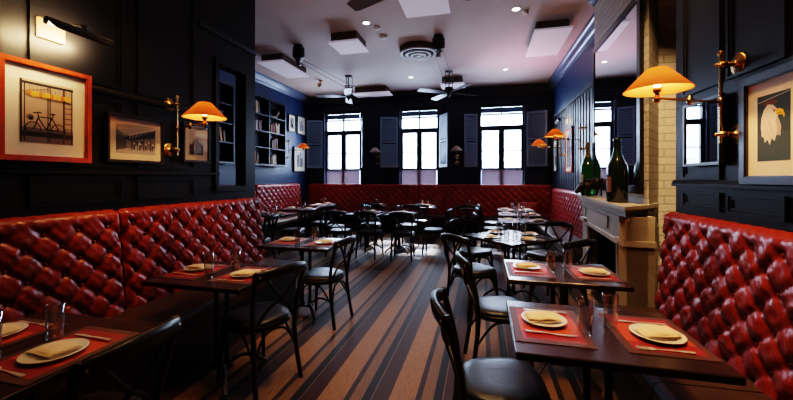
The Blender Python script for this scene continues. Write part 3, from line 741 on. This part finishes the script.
# left wall pictures face +x : local x runs along +y? rotate so that -y local -> +x world
def left_pic(y0, y1, z0, z1, *a, X=XL+.02, **k): picture((X, y0, z0), PI/2, y1-y0, z1-z0, *a, **k)
def right_pic(y0, y1, z0, z1, *a, X=XR-.02, **k): picture((X, y1, z0), -PI/2, y1-y0, z1-z0, *a, **k)
left_pic(1.405, 1.90, 1.555, 2.165, .028, .078, M['red_frame'], art_bike, 'red-lacquer framed picture of a bicycle behind a gate under lanterns', mw2=.085)
left_pic(2.01, 2.48, 1.57, 1.94, .015, .055, M['black_frame'], art_market, 'thin black framed grey photograph of a market stall front', glossy=True)
left_pic(2.69, 3.01, 1.60, 1.975, .015, .055, M['black_frame'], art_glare, 'small black framed photograph behind the lit lamp on the partition wall', glossy=True)
right_pic(1.913, 2.333, 1.417, 1.985, .038, .07, M['navy_frame'], art_eagle, 'dark framed portrait of a white-headed eagle', mw2=.08)
right_pic(2.50, 2.89, 1.53, 1.955, .014, .03, M['black_frame'], art_orange, 'narrow black framed glazed picture reflecting the windows beside the eagle')
pg = [o for o in COL.objects if o.name.startswith('framed_picture')][-1]
MB().box(.014, .376, -.021, -.020, .014, .411).build('glazing', M['pic_glass2'], pg)
FX = XFL+.02; gp = 'small prints on the navy wall'
left_pic(8.43, 8.78, 2.70, 3.17, .015, .07, M['black_frame'], art_people, 'framed print of people, uppermost by the bookcase', gp, X=FX)
left_pic(8.88, 9.34, 2.68, 3.20, .015, .09, M['black_frame'], art_street, 'framed print above the orange lamp on navy wall', gp, X=FX)
left_pic(8.70, 9.34, 1.62, 2.32, .02, .12, M['black_frame'], art_street, 'framed print hanging lowest, behind the orange lamp on navy wall', gp, X=FX)
gp = 'framed prints on the slate panelled wall'
right_pic(8.75, 9.2, 1.60, 2.35, .02, .09, M['black_frame'], art_people, 'black framed print deepest along the slate wall near the window corner', gp, X=XFR-.02)
right_pic(7.35, 7.95, 1.55, 2.45, .03, .08, M['red_frame'], art_street, 'reddish framed print on the slate wall beneath its picture lamp', gp, X=XFR-.02)

M['dull_brass'] = pmat('dull_brass_plate', (.10,.06,.03), .45)
def picture_lamp(loc, rz, label, power, L=.38, z=0):
    """wall at local x=0, facing +x"""
    t = empty('picture_lamp', loc, rz, label=label, cat='picture lamp')
    MB().bbox(0, .018, -.13, .03, -.065, .065, .004).build('backplate', M['dull_brass'], t)
    MB().tube(spline([(.015,-.02,.03),(.10,0,.05),(.17,.02,.045),(.20,.02,.005)], 5), .007, 8).build('arm', M['iron'], t)
    b = MB(); b.tube([(.20,-L/2,-.01),(.20,L/2,-.01)], .025, 14); b.lathe([(.001,-.03),(.014,-.03),(.014,.02),(.001,.025)], 10, c=(.2,.02,.03)); b.build('shade_tube', M['iron'], t)
    l = bpy.data.lights.new('picture_lamp_light', 'AREA'); l.shape = 'RECTANGLE'; l.size = L*.9; l.size_y = .03; l.energy = power; l.color = (1,.66,.32)
    o = bpy.data.objects.new('picture_lamp_light', l); COL.objects.link(o); o.parent = t; o.location = (.165,-.03,-.035)
    o.rotation_euler = Vector((-.17,-.06,.02)).to_track_quat('-Z', 'Y').to_euler()
picture_lamp((XL,1.73,2.40), 0, 'black tube picture lamp over the bicycle picture', 20)
picture_lamp((XFR-.01,7.75,2.62), PI, 'slim picture lamp over the reddish framed print', 5, .34)

# ------------------------------------------------------------------ mirror and fireplace
t = empty('wall_mirror', (1.363,3.49,1.31), -math.radians(1.5), label='tall black framed mirror above the mantelpiece', cat='mirror')
Lm, Hm = 1.50, 1.78
f = MB()
for a, b, c, d in ((0,.07,0,Hm),(Lm-.05,Lm,0,Hm),(.07,Lm-.05,0,.06),(.07,Lm-.05,Hm-.06,Hm)): f.box(-.032, 0, a, b, c, d)
for a, b, c, d in ((.07,.085,.06,Hm-.06),(Lm-.065,Lm-.05,.06,Hm-.06),(.07,Lm-.05,.06,.075),(.07,Lm-.05,Hm-.075,Hm-.06)): f.box(-.026, 0, a, b, c, d)
f.build('frame', M['black_frame'], t); MB().box(-.022, -.018, .06, Lm-.04, .05, Hm-.05).build('mirror_glass', M['mirror'], t)

P2, P1, P3 = Vector((1.09,3.13)), Vector((1.27,5.30)), Vector((1.52,3.60))
d1 = (P1-P2).normalized(); n1 = Vector((d1.y,-d1.x)); d2 = (P3-P2).normalized(); n2 = Vector((-d2.y, d2.x))   # inward normals
if n1.x < 0: n1 = -n1
if (Vector((1.6,4.5))-P2).dot(n2) < 0: n2 = -n2
def off(i):      # footprint inset by i
    # corner intersection of the two offset lines
    a, b = P2+n1*i, P2+n2*i
    den = d1.x*d2.y-d1.y*d2.x; k = ((b.x-a.x)*d2.y-(b.y-a.y)*d2.x)/den; c = a+d1*k
    e1 = P1+n1*i-d1*i*.8; e2 = P3+n2*i-d2*i*.2
    return c, e1, e2
def foot(i):
    c, e1, e2 = off(i)
    return [tuple(e1), (1.695,e1.y), (1.695,5.03), (1.395,5.03), (1.395,3.50), (1.60,3.81), tuple(e2), tuple(c)]
t = empty('fireplace', (1.3,4.2,0), 0, label='painted stone mantelpiece with carved pilaster and black fire opening', cat='fireplace')
def fp(mb, name, m=None): o = mb.build(name, m or M['marble'], t); o.location = (-1.3,-4.2,0); return o
s = MB()
for i, z0, z1 in ((0,1.190,1.22),(.008,1.178,1.19),(.02,1.16,1.178),(.03,1.145,1.16),(.04,1.125,1.145)): s.prism(foot(i), z0, z1)
fp(s, 'mantel_shelf')
I = .055; c0, e1, e2 = off(I); Lf = (e1-c0).length; dep = .20
def seg(a, b, z0, z1, o=0, dd=dep, mb=None):     # along the front, s in 0..1
    p, q = c0+d1*(a*Lf)-n1*o, c0+d1*(b*Lf)-n1*o
    mb.prism([tuple(p), tuple(q), tuple(q+n1*(dd+o)), tuple(p+n1*(dd+o))], z0, z1)
def seg2(a, b, z0, z1, o=0, dd=.06, mb=None):
    L2 = (e2-c0).length; p, q = c0+d2*(a*L2)-n2*o, c0+d2*(b*L2)-n2*o
    mb.prism([tuple(p), tuple(q), tuple(q+n2*(dd+o)), tuple(p+n2*(dd+o))], z0, z1)
body = MB()
seg(0, .12, 0, .87, mb=body); seg(.83, 1, 0, .87, mb=body); seg(0, 1, .87, 1.13, mb=body)
seg2(0, 1, 0, 1.13, mb=body)
body.prism([tuple(c0),tuple(e2),(1.60,3.81),(1.395,3.52),tuple(c0+n1*.15)], 0, 1.13)
fp(body, 'surround')
tr = MB()
seg(-.01, .12, 0, .12, .02, mb=tr); seg(.86, 1.01, 0, .12, .02, mb=tr); seg(-.015, .115, .885, .93, .03, mb=tr); seg(.87, 1.01, .885, .93, .03, mb=tr)
seg(.12,.135,.0,.90,.015,.03,tr); seg(.815,.83,.0,.90,.015,.03,tr); seg(.12,.83,.86,.90,.015,.03,tr)
seg(.135,.145,.0,.86,.006,.02,tr); seg(.805,.815,.0,.86,.006,.02,tr)
seg(.0,1.,1.09,1.115,.025,.03,tr); seg(.02,.12,.96,1.07,.012,.03,tr); seg(.30,.66,.955,1.075,.014,.03,tr); seg(.88,.98,.96,1.07,.012,.03,tr)
seg2(-.02,.60,.885,.93,.035,mb=tr); seg2(-.01,.62,.0,.12,.02,mb=tr); seg2(.0,1.,1.09,1.115,.025,mb=tr); seg2(.05,.55,.96,1.07,.012,mb=tr)
seg2(.09,.13,.18,.84,.028,mb=tr); seg2(.47,.51,.18,.84,.028,mb=tr); seg2(.09,.51,.82,.85,.028,mb=tr); seg2(.09,.51,.16,.19,.028,mb=tr)
seg2(.66,.70,0,1.1,.012,mb=tr); seg2(.82,.86,0,1.1,.012,mb=tr)
fp(tr, 'mouldings')
cv = MB(); L2 = (e2-c0).length; mid = c0+d2*(.30*L2)-n2*.018          # carved leaf drop
for k in range(7):
    z = .76-k*.085; r = .042*(1-.08*k)
    for sx in (-1,0,1):
        cx = mid+d2*(sx*r*.9)
        cv.lathe([(.001,-r),(r*.5,-r*.6),(r*.62,0),(r*.4,r*.6),(.001,r)], 8, c=(cx.x, cx.y, z-abs(sx)*.02))
fp(cv, 'carved_drop')
fb = MB()
a0, b0 = c0+d1*(.12*Lf)+n1*.03, c0+d1*(.83*Lf)+n1*.03
fb.prism([(1.585,3.97),(1.61,3.97),(1.61,4.92),(1.585,4.92)], 0, .875)
fb.prism([(1.43,3.63),(1.60,3.955),(1.585,3.97),(1.40,3.62)], 0, .875); fb.prism([(1.40,4.90),(1.60,4.90),(1.60,4.92),(1.40,4.92)], 0, .875)
fb.prism([tuple(a0),tuple(b0),(1.60,4.90),(1.60,3.97),(1.43,3.66)], 0, .015); fb.prism([tuple(a0+n1*.10),tuple(b0+n1*.04),(1.60,4.90),(1.60,3.97),(1.43,3.66)], .862, .876)
fp(fb, 'firebox', M['soot'])

def bottle(loc, hgt, r, glassm, labm, label):
    t = empty('champagne_bottle', loc, 0, label=label, cat='bottle', group='oversized champagne bottles on the mantel')
    k = hgt
    MB().lathe([(.001,.012*k),(r*.5,.01*k),(r*.9,0),(r,.02*k),(r*1.0,.50*k),(r*.92,.57*k),(r*.66,.66*k),(r*.42,.74*k),(r*.33,.80*k),(r*.30,.9*k),(r*.30,.93*k),(r*.36,.935*k),(r*.36,.96*k),(r*.30,.965*k)], 32).build('glass_body', glassm, t)
    MB().lathe([(r*.50,.722*k),(r*.36,.80*k),(r*.33,.93*k),(r*.39,.935*k),(r*.39,.965*k),(r*.36,.99*k),(r*.2,1.0*k),(.001,1.0*k)], 24).build('foil', M['gold'] if glassm == M['green_glass'] else M['dark_foil'], t)
    lb = MB(); n = 12
    vs = [(r*1.006*math.cos(a), r*1.006*math.sin(a), z) for z in (.16*k,.40*k) for a in [PI*.92+PI*.30*i/n for i in range(n+1)]]
    lb.add(vs, [(i,i+1,i+n+2,i+n+1) for i in range(n)], None, True); lb.build('paper_label', labm, t)
M['dark_foil'] = pmat('dark_green_foil', (.02,.05,.03), .3, metal=.8)
bottle((1.232,3.72,1.22), .61, .088, M['dark_glass'], M['label'], 'big near-black champagne bottle in front of the mirror')
bottle((1.35,5.125,1.22), .70, .085, M['green_glass'], M['label2'], 'green champagne bottle with gold neck behind the bronze animal')

# bronze animal figure, head lowered, on the mantel's end
def skinned(name, verts, edges, radii, mat, parent=None, sub=2):
    me = bpy.data.meshes.new(name); me.from_pydata(verts, edges, []); o = bpy.data.objects.new(name, me); COL.objects.link(o)
    sk = o.modifiers.new('skin', 'SKIN'); sk.use_smooth_shade = True
    for i, r in enumerate(radii): me.skin_vertices[0].data[i].radius = (r, r) if not isinstance(r, tuple) else r
    me.skin_vertices[0].data[0].use_root = True
    ss = o.modifiers.new('sub', 'SUBSURF'); ss.levels = sub; ss.render_levels = sub
    me.materials.append(mat)
    if parent: o.parent = parent
    return o
V = [(0,0,.165),(.09,0,.17),(-.08,0,.155),(-.13,0,.12),(-.175,0,.075),(-.20,0,.045),
     (.125,0,.15),(.15,0,.09),
     (.10,.045,.12),(.115,.05,.07),(.10,.05,.01), (.10,-.045,.12),(.115,-.05,.07),(.10,-.05,.01),
     (-.07,.045,.10),(-.075,.05,.055),(-.08,.05,.01), (-.07,-.045,.10),(-.085,-.05,.055),(-.08,-.05,.01),
     (-.135,.035,.15),(-.135,-.035,.15)]
E = [(0,1),(0,2),(2,3),(3,4),(4,5),(1,6),(6,7),(1,8),(8,9),(9,10),(1,11),(11,12),(12,13),(2,14),(14,15),(15,16),(2,17),(17,18),(18,19),(3,20),(3,21)]
Rr = [.065,.06,.055,.036,.032,.020,.02,.009,.03,.018,.015,.03,.018,.015,.028,.018,.015,.028,.018,.015,.010,.010]
if True:
    o = bpy.data.objects; 
me = bpy.data.meshes.new('animal_figurine'); me.from_pydata(V, E, []); an = bpy.data.objects.new('animal_figurine', me); COL.objects.link(an)
sk = an.modifiers.new('skin', 'SKIN'); sk.use_smooth_shade = True
if not me.skin_vertices: pass
for i, r in enumerate(Rr):
    me.skin_vertices[0].data[i].radius = (r, r)
me.skin_vertices[0].data[0].use_root = True
ss = an.modifiers.new('sub', 'SUBSURF'); ss.levels = 2; ss.render_levels = 2
me.materials.append(M['bronze']); an.location = (1.285,4.74,1.218); an.rotation_euler = (0,0,math.radians(20))
tag(an, 'dark bronze animal figure with lowered head on the mantelpiece', 'figurine')

# ------------------------------------------------------------------ bookcases
book_cols = [('tan',(.45,.22,.08)),('brown',(.16,.07,.03)),('cream',(.6,.52,.42)),('dark red',(.22,.03,.02)),('grey',(.2,.2,.22)),('black',(.02,.02,.022)),('orange',(.55,.2,.04))]
for n_, c_ in book_cols: cm('book_'+n_, c_, .6)
def bookcase(y0, y1, z0, z1, cols, rows, label):
    t = empty('bookcase', (XFL, (y0+y1)/2, 0), 0, label=label, cat='bookcase')
    yc = (y0+y1)/2; D = .22
    c = MB(); c.box(0,.02,y0-yc,y1-yc,z0,z1); c.box(0,D,y0-yc,y0-yc+.035,z0,z1); c.box(0,D,y1-yc-.035,y1-yc,z0,z1)
    c.box(0,D+.02,y0-yc-.01,y1-yc+.01,z1,z1+.05); c.box(0,D+.02,y0-yc-.01,y1-yc+.01,z0-.04,z0); c.build('case', M['case'], t)
    for k in range(1, rows): MB().box(.02,D-.01,y0-yc+.035,y1-yc-.035,z0+(z1-z0)*k/rows-.012,z0+(z1-z0)*k/rows+.012).build('shelf', M['case'], t)
    for k in range(1, cols): y = y0-yc+(y1-y0)*k/cols; MB().box(.02,D-.008,y-.014,y+.014,z0,z1).build('divider', M['case'], t)
def books(y, z, n, shelfname, spacing=.05, skip=None):
    for k in range(n):
        th = random.uniform(.03,.055); hh = random.uniform(.19,.27); nm, c_ = random.choice(book_cols); d = random.uniform(.13,.16)
        lean = random.random() < .25
        b = MB(); b.box(-d/2, d/2, 0, th, 0, hh, M['book_'+nm]); b.box(-d/2+.002, d/2-.006, .004, th-.004, hh-.002, hh+.0005, M['cream'])
        o = b.build('book', None, loc=(XFL+.12, y, z+.002))
        if lean and k: o.rotation_euler = (.14,0,0); o.location.y += .045; y += .045
        tag(o, '%s book%s on the %s' % (nm, ' leaning' if (lean and k) else ' upright', shelfname), 'book', 'books in the recessed bookcases')
        y += th+.004
bz0, bz1 = 1.77, 3.26
bookcase(6.60, 8.0, bz0, bz1, 2, 4, 'slate blue wall bookcase beside the framed prints')
bookcase(4.60, 6.10, bz0, bz1, 2, 4, 'slate blue wall bookcase glimpsed through the partition opening')
rh = (bz1-bz0)/4
lev = ['bottom shelf','second shelf up','third shelf up','top shelf']
for r in range(4):
    for cidx, ystart in ((0,6.66),(1,7.34)):
        if (r, cidx) in ((3,1), (1,0)): continue
        books(ystart+random.uniform(0,.1), bz0+rh*r+(.012 if r else 0), random.choice([3,4,5]), lev[r]+(' in the print-side half of the bookcase' if cidx else ' in the partition-side half of the bookcase'))
    for cidx, ystart in ((1,5.40),):
        books(ystart, bz0+rh*r+(.012 if r else 0), random.choice([5,6,7]), lev[r]+' seen through the partition opening')
bw = MB(); bw.lathe([(.001,0),(.05,.0),(.05,.01),(.012,.02),(.012,.05),(.001,.055)], 16); bwo = empty('brass_globe', (XFL+.12,7.68,bz0+rh*3+.013), label='round brass globe on the top bookcase shelf', cat='globe')
bw.build('base', M['brass'], bwo)
MB().lathe([(.10*math.sin(a*PI/12)+.0005, .16-.10*math.cos(a*PI/12)) for a in range(13)], 20).build('sphere', M['bronze'], bwo)
rg = MB(); rg.tube([(0,.115*math.cos(a*PI/12),.16+.115*math.sin(a*PI/12)) for a in range(-6,19)], .005, 6); rg.build('meridian', M['brass'], bwo)

# ------------------------------------------------------------------ ceiling things
def ceil_panel(x0, x1, y0, y1, label):
    t = empty('acoustic_panel', ((x0+x1)/2, (y0+y1)/2, H), label=label, cat='ceiling panel', group='white panels hung below the ceiling')
    w, d = (x1-x0)/2, (y1-y0)/2
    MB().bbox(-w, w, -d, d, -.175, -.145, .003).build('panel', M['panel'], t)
    MB().box(-w*.85, w*.85, -d*.85, d*.85, -.145, 0).build('mount_shadow_box', M['gap_shadow_and_vent'], t)  # mount block coloured brown to imitate the shadow above the panel
M['gap_shadow_and_vent'] = pmat('shadow_and_vent_brown', (.10,.06,.05), .7)
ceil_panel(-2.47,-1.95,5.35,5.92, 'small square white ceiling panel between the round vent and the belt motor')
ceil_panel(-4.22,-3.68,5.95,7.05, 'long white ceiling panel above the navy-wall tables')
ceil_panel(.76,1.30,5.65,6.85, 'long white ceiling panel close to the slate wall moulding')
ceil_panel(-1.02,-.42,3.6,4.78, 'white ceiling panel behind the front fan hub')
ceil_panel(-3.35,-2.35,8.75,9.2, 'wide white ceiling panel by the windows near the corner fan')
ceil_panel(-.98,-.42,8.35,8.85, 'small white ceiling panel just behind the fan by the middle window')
v = empty('ceiling_vent', (-1.15,6.38,H), label='round stepped ceiling vent with concentric rings', cat='vent')
MB().lathe([(.001,-.002),(.30,-.002),(.34,-.0),(.34,-.10),(.33,-.105),(.28,-.10),(.27,-.06),(.001,-.06)], 40).build('housing', M['gap_shadow_and_vent'], v)
for r, z in ((.34,-.105),(.24,-.125),(.15,-.14)): MB().lathe([(r,z),(r,z-.012),(r-.045,z-.018),(r-.06,z+.005),(r-.05,z+.012)], 40).build('ring', M['grille'], v)
MB().lathe([(.07,-.13),(.06,-.155),(.001,-.16)], 24).build('centre_cap', M['grille'], v)
MB().lathe([(.28,-.075),(.001,-.075)], 24).build('dark_gap', M['dark'], v)

def fan(x, y, a0, label, zb=3.36, nb=4):
    t = empty('ceiling_fan', (x,y,H), a0, label=label, cat='fan', group='belt-driven ceiling fans')
    h = zb-H
    c = MB(); c.lathe([(.001,0),(.09,0),(.085,-.02),(.05,-.03),(.012,-.035)], 20)
    for k in range(3):
        a = k*2*PI/3; c.tube([(.085*math.cos(a),.085*math.sin(a),-.02),(.09*math.cos(a),.09*math.sin(a),h+.12)], .007, 6)
    c.lathe([(.10,h+.24),(.105,h+.235),(.105,h+.225),(.10,h+.22),(.10,h+.24)], 20)
    c.tube([(0,0,-.03),(0,0,h+.05)], .012, 8)
    c.build('cage', M['iron'], t)
    MB().lathe([(.001,h+.12),(.09,h+.115),(.095,h+.09),(.06,h+.05),(.05,h+.0),(.06,h-.03),(.03,h-.06),(.012,h-.10),(.001,h-.11)], 20).build('hub', M['iron'], t)
    for k in range(nb):
        a = k*2*PI/nb; R = Matrix.Rotation(a, 4, 'Z') @ Matrix.Translation((0,0,h)) @ Matrix.Rotation(.22, 4, 'X')
        pts = [(.17,-.05),(.30,-.075),(.70,-.085),(.76,-.07),(.76,.07),(.70,.085),(.30,.075),(.17,.05)]
        b = MB(); n = len(pts); vs = [R @ Vector((p[0],p[1],z)) for z in (-.005,.005) for p in pts]
        b.add(vs, [tuple(reversed(range(n))), tuple(range(n,2*n))]+[(i,(i+1)%n,(i+1)%n+n,i+n) for i in range(n)]); bo = b.build('blade', M['fan_blade'], t)
        r2 = MB(); r2.add([R @ Vector(p) for p in ((.05,-.02,-.008),(.24,-.035,-.008),(.24,.035,-.008),(.05,.02,-.008),(.05,-.02,-.003),(.24,-.035,-.003),(.24,.035,-.003),(.05,.02,-.003))],
              [(0,1,2,3),(7,6,5,4),(0,4,5,1),(1,5,6,2),(2,6,7,3),(3,7,4,0)]); r2.build('blade_bracket', M['iron'], bo)
M['fan_blade'] = pmat('fan_blade_wood', (.09,.085,.12), .35)
fan(-3.05, 7.75, .35, 'ceiling fan with belt wheel near the bookcase wall')
fan(-.73, 7.95, .62, 'ceiling fan in front of the middle window')
fan(-.72, 3.36, 2.72, 'ceiling fan whose single blade sweeps over the front of the room', zb=3.34, nb=3)
def motor(x, y, label, fx, fy, bl):
    t = empty('fan_motor', (x,y,H), label=label, cat='motor', group='black fan drive motors')
    m = MB(); m.lathe([(.001,0),(.08,0),(.08,-.015),(.05,-.02)], 16); m.lathe([(.055,-.02),(.105,-.05),(.11,-.2),(.095,-.23),(.001,-.23)], 10); m.build('housing', M['iron'], t)
    MB().lathe([(.03,-.23),(.03,-.25),(.065,-.255),(.06,-.27),(.04,-.28),(.04,-.34),(.05,-.36),(.001,-.365)], 16).build('pulley', M['iron2'], t)
    zb = H-.26; d = Vector((fx-x, fy-y)).normalized(); n = Vector((-d.y,d.x))*.07
    b = MB()
    for s in (-1,1): b.tube([(x+n.x*s,y+n.y*s,zb),(fx+n.x*s*1.4,fy+n.y*s*1.4,H-.25)], .006, 6)
    tag(b.build('drive_belt', M['iron']), bl, 'belt', 'fan drive belts')
M['iron2'] = pmat('worn_iron', (.25,.24,.25), .3, metal=.9)
motor(-3.22,5.75,'black drive motor over the navy-wall tables', -3.05,7.75, 'thin belt running to the fan near the bookcase wall')
motor(-.72,5.92,'black drive motor beside the round vent', -.73,7.95, 'thin belt running to the fan before the middle window')
def disc(x, y, r, m, name, label, cat, drop=.008):
    t = empty(name, (x,y,H), label=label, cat=cat)
    MB().lathe([(r*.8,-drop*.6),(r,-drop),(r*1.12,-drop*.5),(r*1.15,0)], 24).build('trim_ring', M['white'], t)
    MB().lathe([(.001,-drop*.7),(r*.82,-drop*.7)], 24).build('lens', m, t)
for x, y, r, lb in ((-1.74,5.16,.06,'small lit recessed downlight between round vent and front fan'), (.46,5.24,.06,'lit recessed downlight beside the long panel on the fireplace side'), (.49,8.1,.055,'lit recessed downlight near the slate wall and windows'), (-1.65,8.2,.06,'lit recessed downlight by the middle window')):
    disc(x, y, r, M['spot'], 'downlight', lb, 'downlight')
for x, y, r, lb in ((-1.62,5.35,.05,'white smoke detector next to the downlight by the round vent'), (.60,5.35,.045,'white smoke detector next to the fireplace-side downlight'), (-1.62,5.72,.07,'flat white ceiling disc between smoke detector and round vent')):
    t = empty('smoke_detector', (x,y,H), label=lb, cat='detector'); MB().lathe([(r,0),(r,-.02),(r*.8,-.035),(r*.3,-.038),(.001,-.04)], 20).build('cover', M['white'], t)
t = empty('spotlight', (-3.85,7.95,H), label='small lit orange ceiling spotlight beside the fan belt', cat='spotlight')
MB().lathe([(.001,0),(.05,0),(.05,-.015),(.01,-.02),(.01,-.06)], 14).build('mount', M['brass'], t)
MB().lathe([(.02,.0),(.045,-.02),(.05,-.10)], 14, mat=Matrix.Translation((0,0,-.06)) @ Matrix.Rotation(.8,4,'Y')).build('head', M['brass'], t)
MB().lathe([(.001,-.095),(.046,-.095)], 14, mat=Matrix.Translation((0,0,-.06)) @ Matrix.Rotation(.8,4,'Y')).build('lens', M['orange_glow'], t)

# ------------------------------------------------------------------ light
def light(kind, loc, energy, color, size=.1, target=None, **k):
    l = bpy.data.lights.new('lamp', kind); l.energy = energy; l.color = color
    if kind == 'AREA': l.shape = 'RECTANGLE'; l.size = size; l.size_y = k.get('sy', size)
    else: l.shadow_soft_size = size
    if kind == 'SPOT': l.spot_size = math.radians(k.get('ang', 70)); l.spot_blend = k.get('blend', .6)
    o = bpy.data.objects.new(k.get('name', 'lamp'), l); COL.objects.link(o); o.location = loc
    if target is not None: o.rotation_euler = (Vector(target)-Vector(loc)).to_track_quat('-Z', 'Y').to_euler()
    return o
W = bpy.data.worlds.new('sky'); scn.world = W; W.use_nodes = True
nt = W.node_tree; bg = nt.nodes['Background']; bg.inputs[0].default_value = (.66,.80,1.0,1); bg.inputs[1].default_value = 22
for i, (a, b) in enumerate(WC):
    o = light('AREA', ((a+b)/2, YB+.20, (WZ0+WZ1)/2), 1, (1,1,1), b-a-.02, ((a+b)/2, 0, (WZ0+WZ1)/2), sy=WZ1-WZ0-.02, name='window_portal'); o.data.cycles.is_portal = True
    light('SPOT', ((a+b)/2+.1, YB+3.0, 6.2), 60000 if i == 1 else 20000, (.80,.88,1.0), .25, ((a+b)/2+.05, 7.0, 0), ang=15, blend=.7, name='added_daylight_beam')  # spot added outside each window to throw a daylight patch on the floor
    # skylight falling in steeply through each window
    light('AREA', ((a+b)/2, YB+1.2, 4.6), 220, (.55,.73,1.0), 1.4, ((a+b)/2-.1, YB-2.6, 0), sy=1.4, name='street_skylight')
WARM = (1,.60,.30)
for x, y, tx, ty, tz, e, ang in ((-1.75,2.15,XL,2.25,1.72,170,34), (-1.75,2.95,XL,2.95,1.72,120,30), (-2.25,1.3,XL,1.5,1.3,60,40), (-2.3,3.5,XL,3.5,1.2,60,30), (.75,1.9,XR,2.1,1.55,110,44), (1.05,1.0,XR,1.25,1.2,55,50), (1.05,2.8,XR,2.7,1.2,40,40)):
    light('SPOT', (x,y,H-.02), e, (1,.50,.20), .04, (tx,ty,tz), ang=ang, blend=.9, name='added_wall_spot')  # unseen spots added to warm the pictures and bench tops, no fixtures
for x, y, tx, ty, e, ang in ((-1.9,1.2,-1.9,1.25,15,56), (-1.95,2.5,-1.95,2.4,20,56), (-1.9,3.6,-1.9,3.5,22,56), (.55,1.6,.6,1.75,60,64), (.6,2.9,.6,2.9,48,60), (.35,4.4,.35,4.4,40,60),
                       (-.55,1.8,-.5,1.9,60,70), (-.7,3.2,-.7,3.2,50,70), (-.6,4.9,-.6,4.8,32,70), (.7,6.4,.7,6.6,24,60), (1.0,1.5,1.35,1.5,26,60)):
    light('SPOT', (x,y,H-.02), e*2.2, WARM, .05, (tx,ty,0), ang=ang, blend=.8, name='overhead_spot')
light('SPOT', (.75,2.0,H-.02), 420, (1,.62,.30), .05, (1.62,3.7,1.75), ang=40, blend=.9, name='overhead_spot')  # added spot without a fixture, brightens the brick column and pilaster
light('AREA', (-1.2,4.6,2.45), 5, (1,.72,.62), 3.0, (-1.2,4.6,5), sy=5.5, name='added_ceiling_fill')  # added fill light hanging in mid-air, only brightens the ceiling
light('SPOT', (.9,7.6,H-1.2), 40, (1,.35,.6), .1, (.9,7.0,H+2), ang=130, blend=1, name='pink_uplight')

# ------------------------------------------------------------------ camera
cam = bpy.data.cameras.new('camera'); cam.sensor_width = 36; cam.lens = 16.0; cam.shift_y = -22/793; cam.clip_start = .05
co = bpy.data.objects.new('camera', cam); COL.objects.link(co); co.location = (0,0,1.45); co.rotation_euler = (PI/2, 0, math.atan(86/352))
scn.camera = co
scn.view_settings.view_transform = 'Filmic'; scn.view_settings.look = 'High Contrast'; scn.view_settings.exposure = .3
scn.cycles.use_denoising = True
scn.cycles.max_bounces = 8; scn.cycles.transparent_max_bounces = 16
scn.cycles.sample_clamp_indirect = 6
scn.cycles.caustics_reflective = False; scn.cycles.caustics_refractive = False
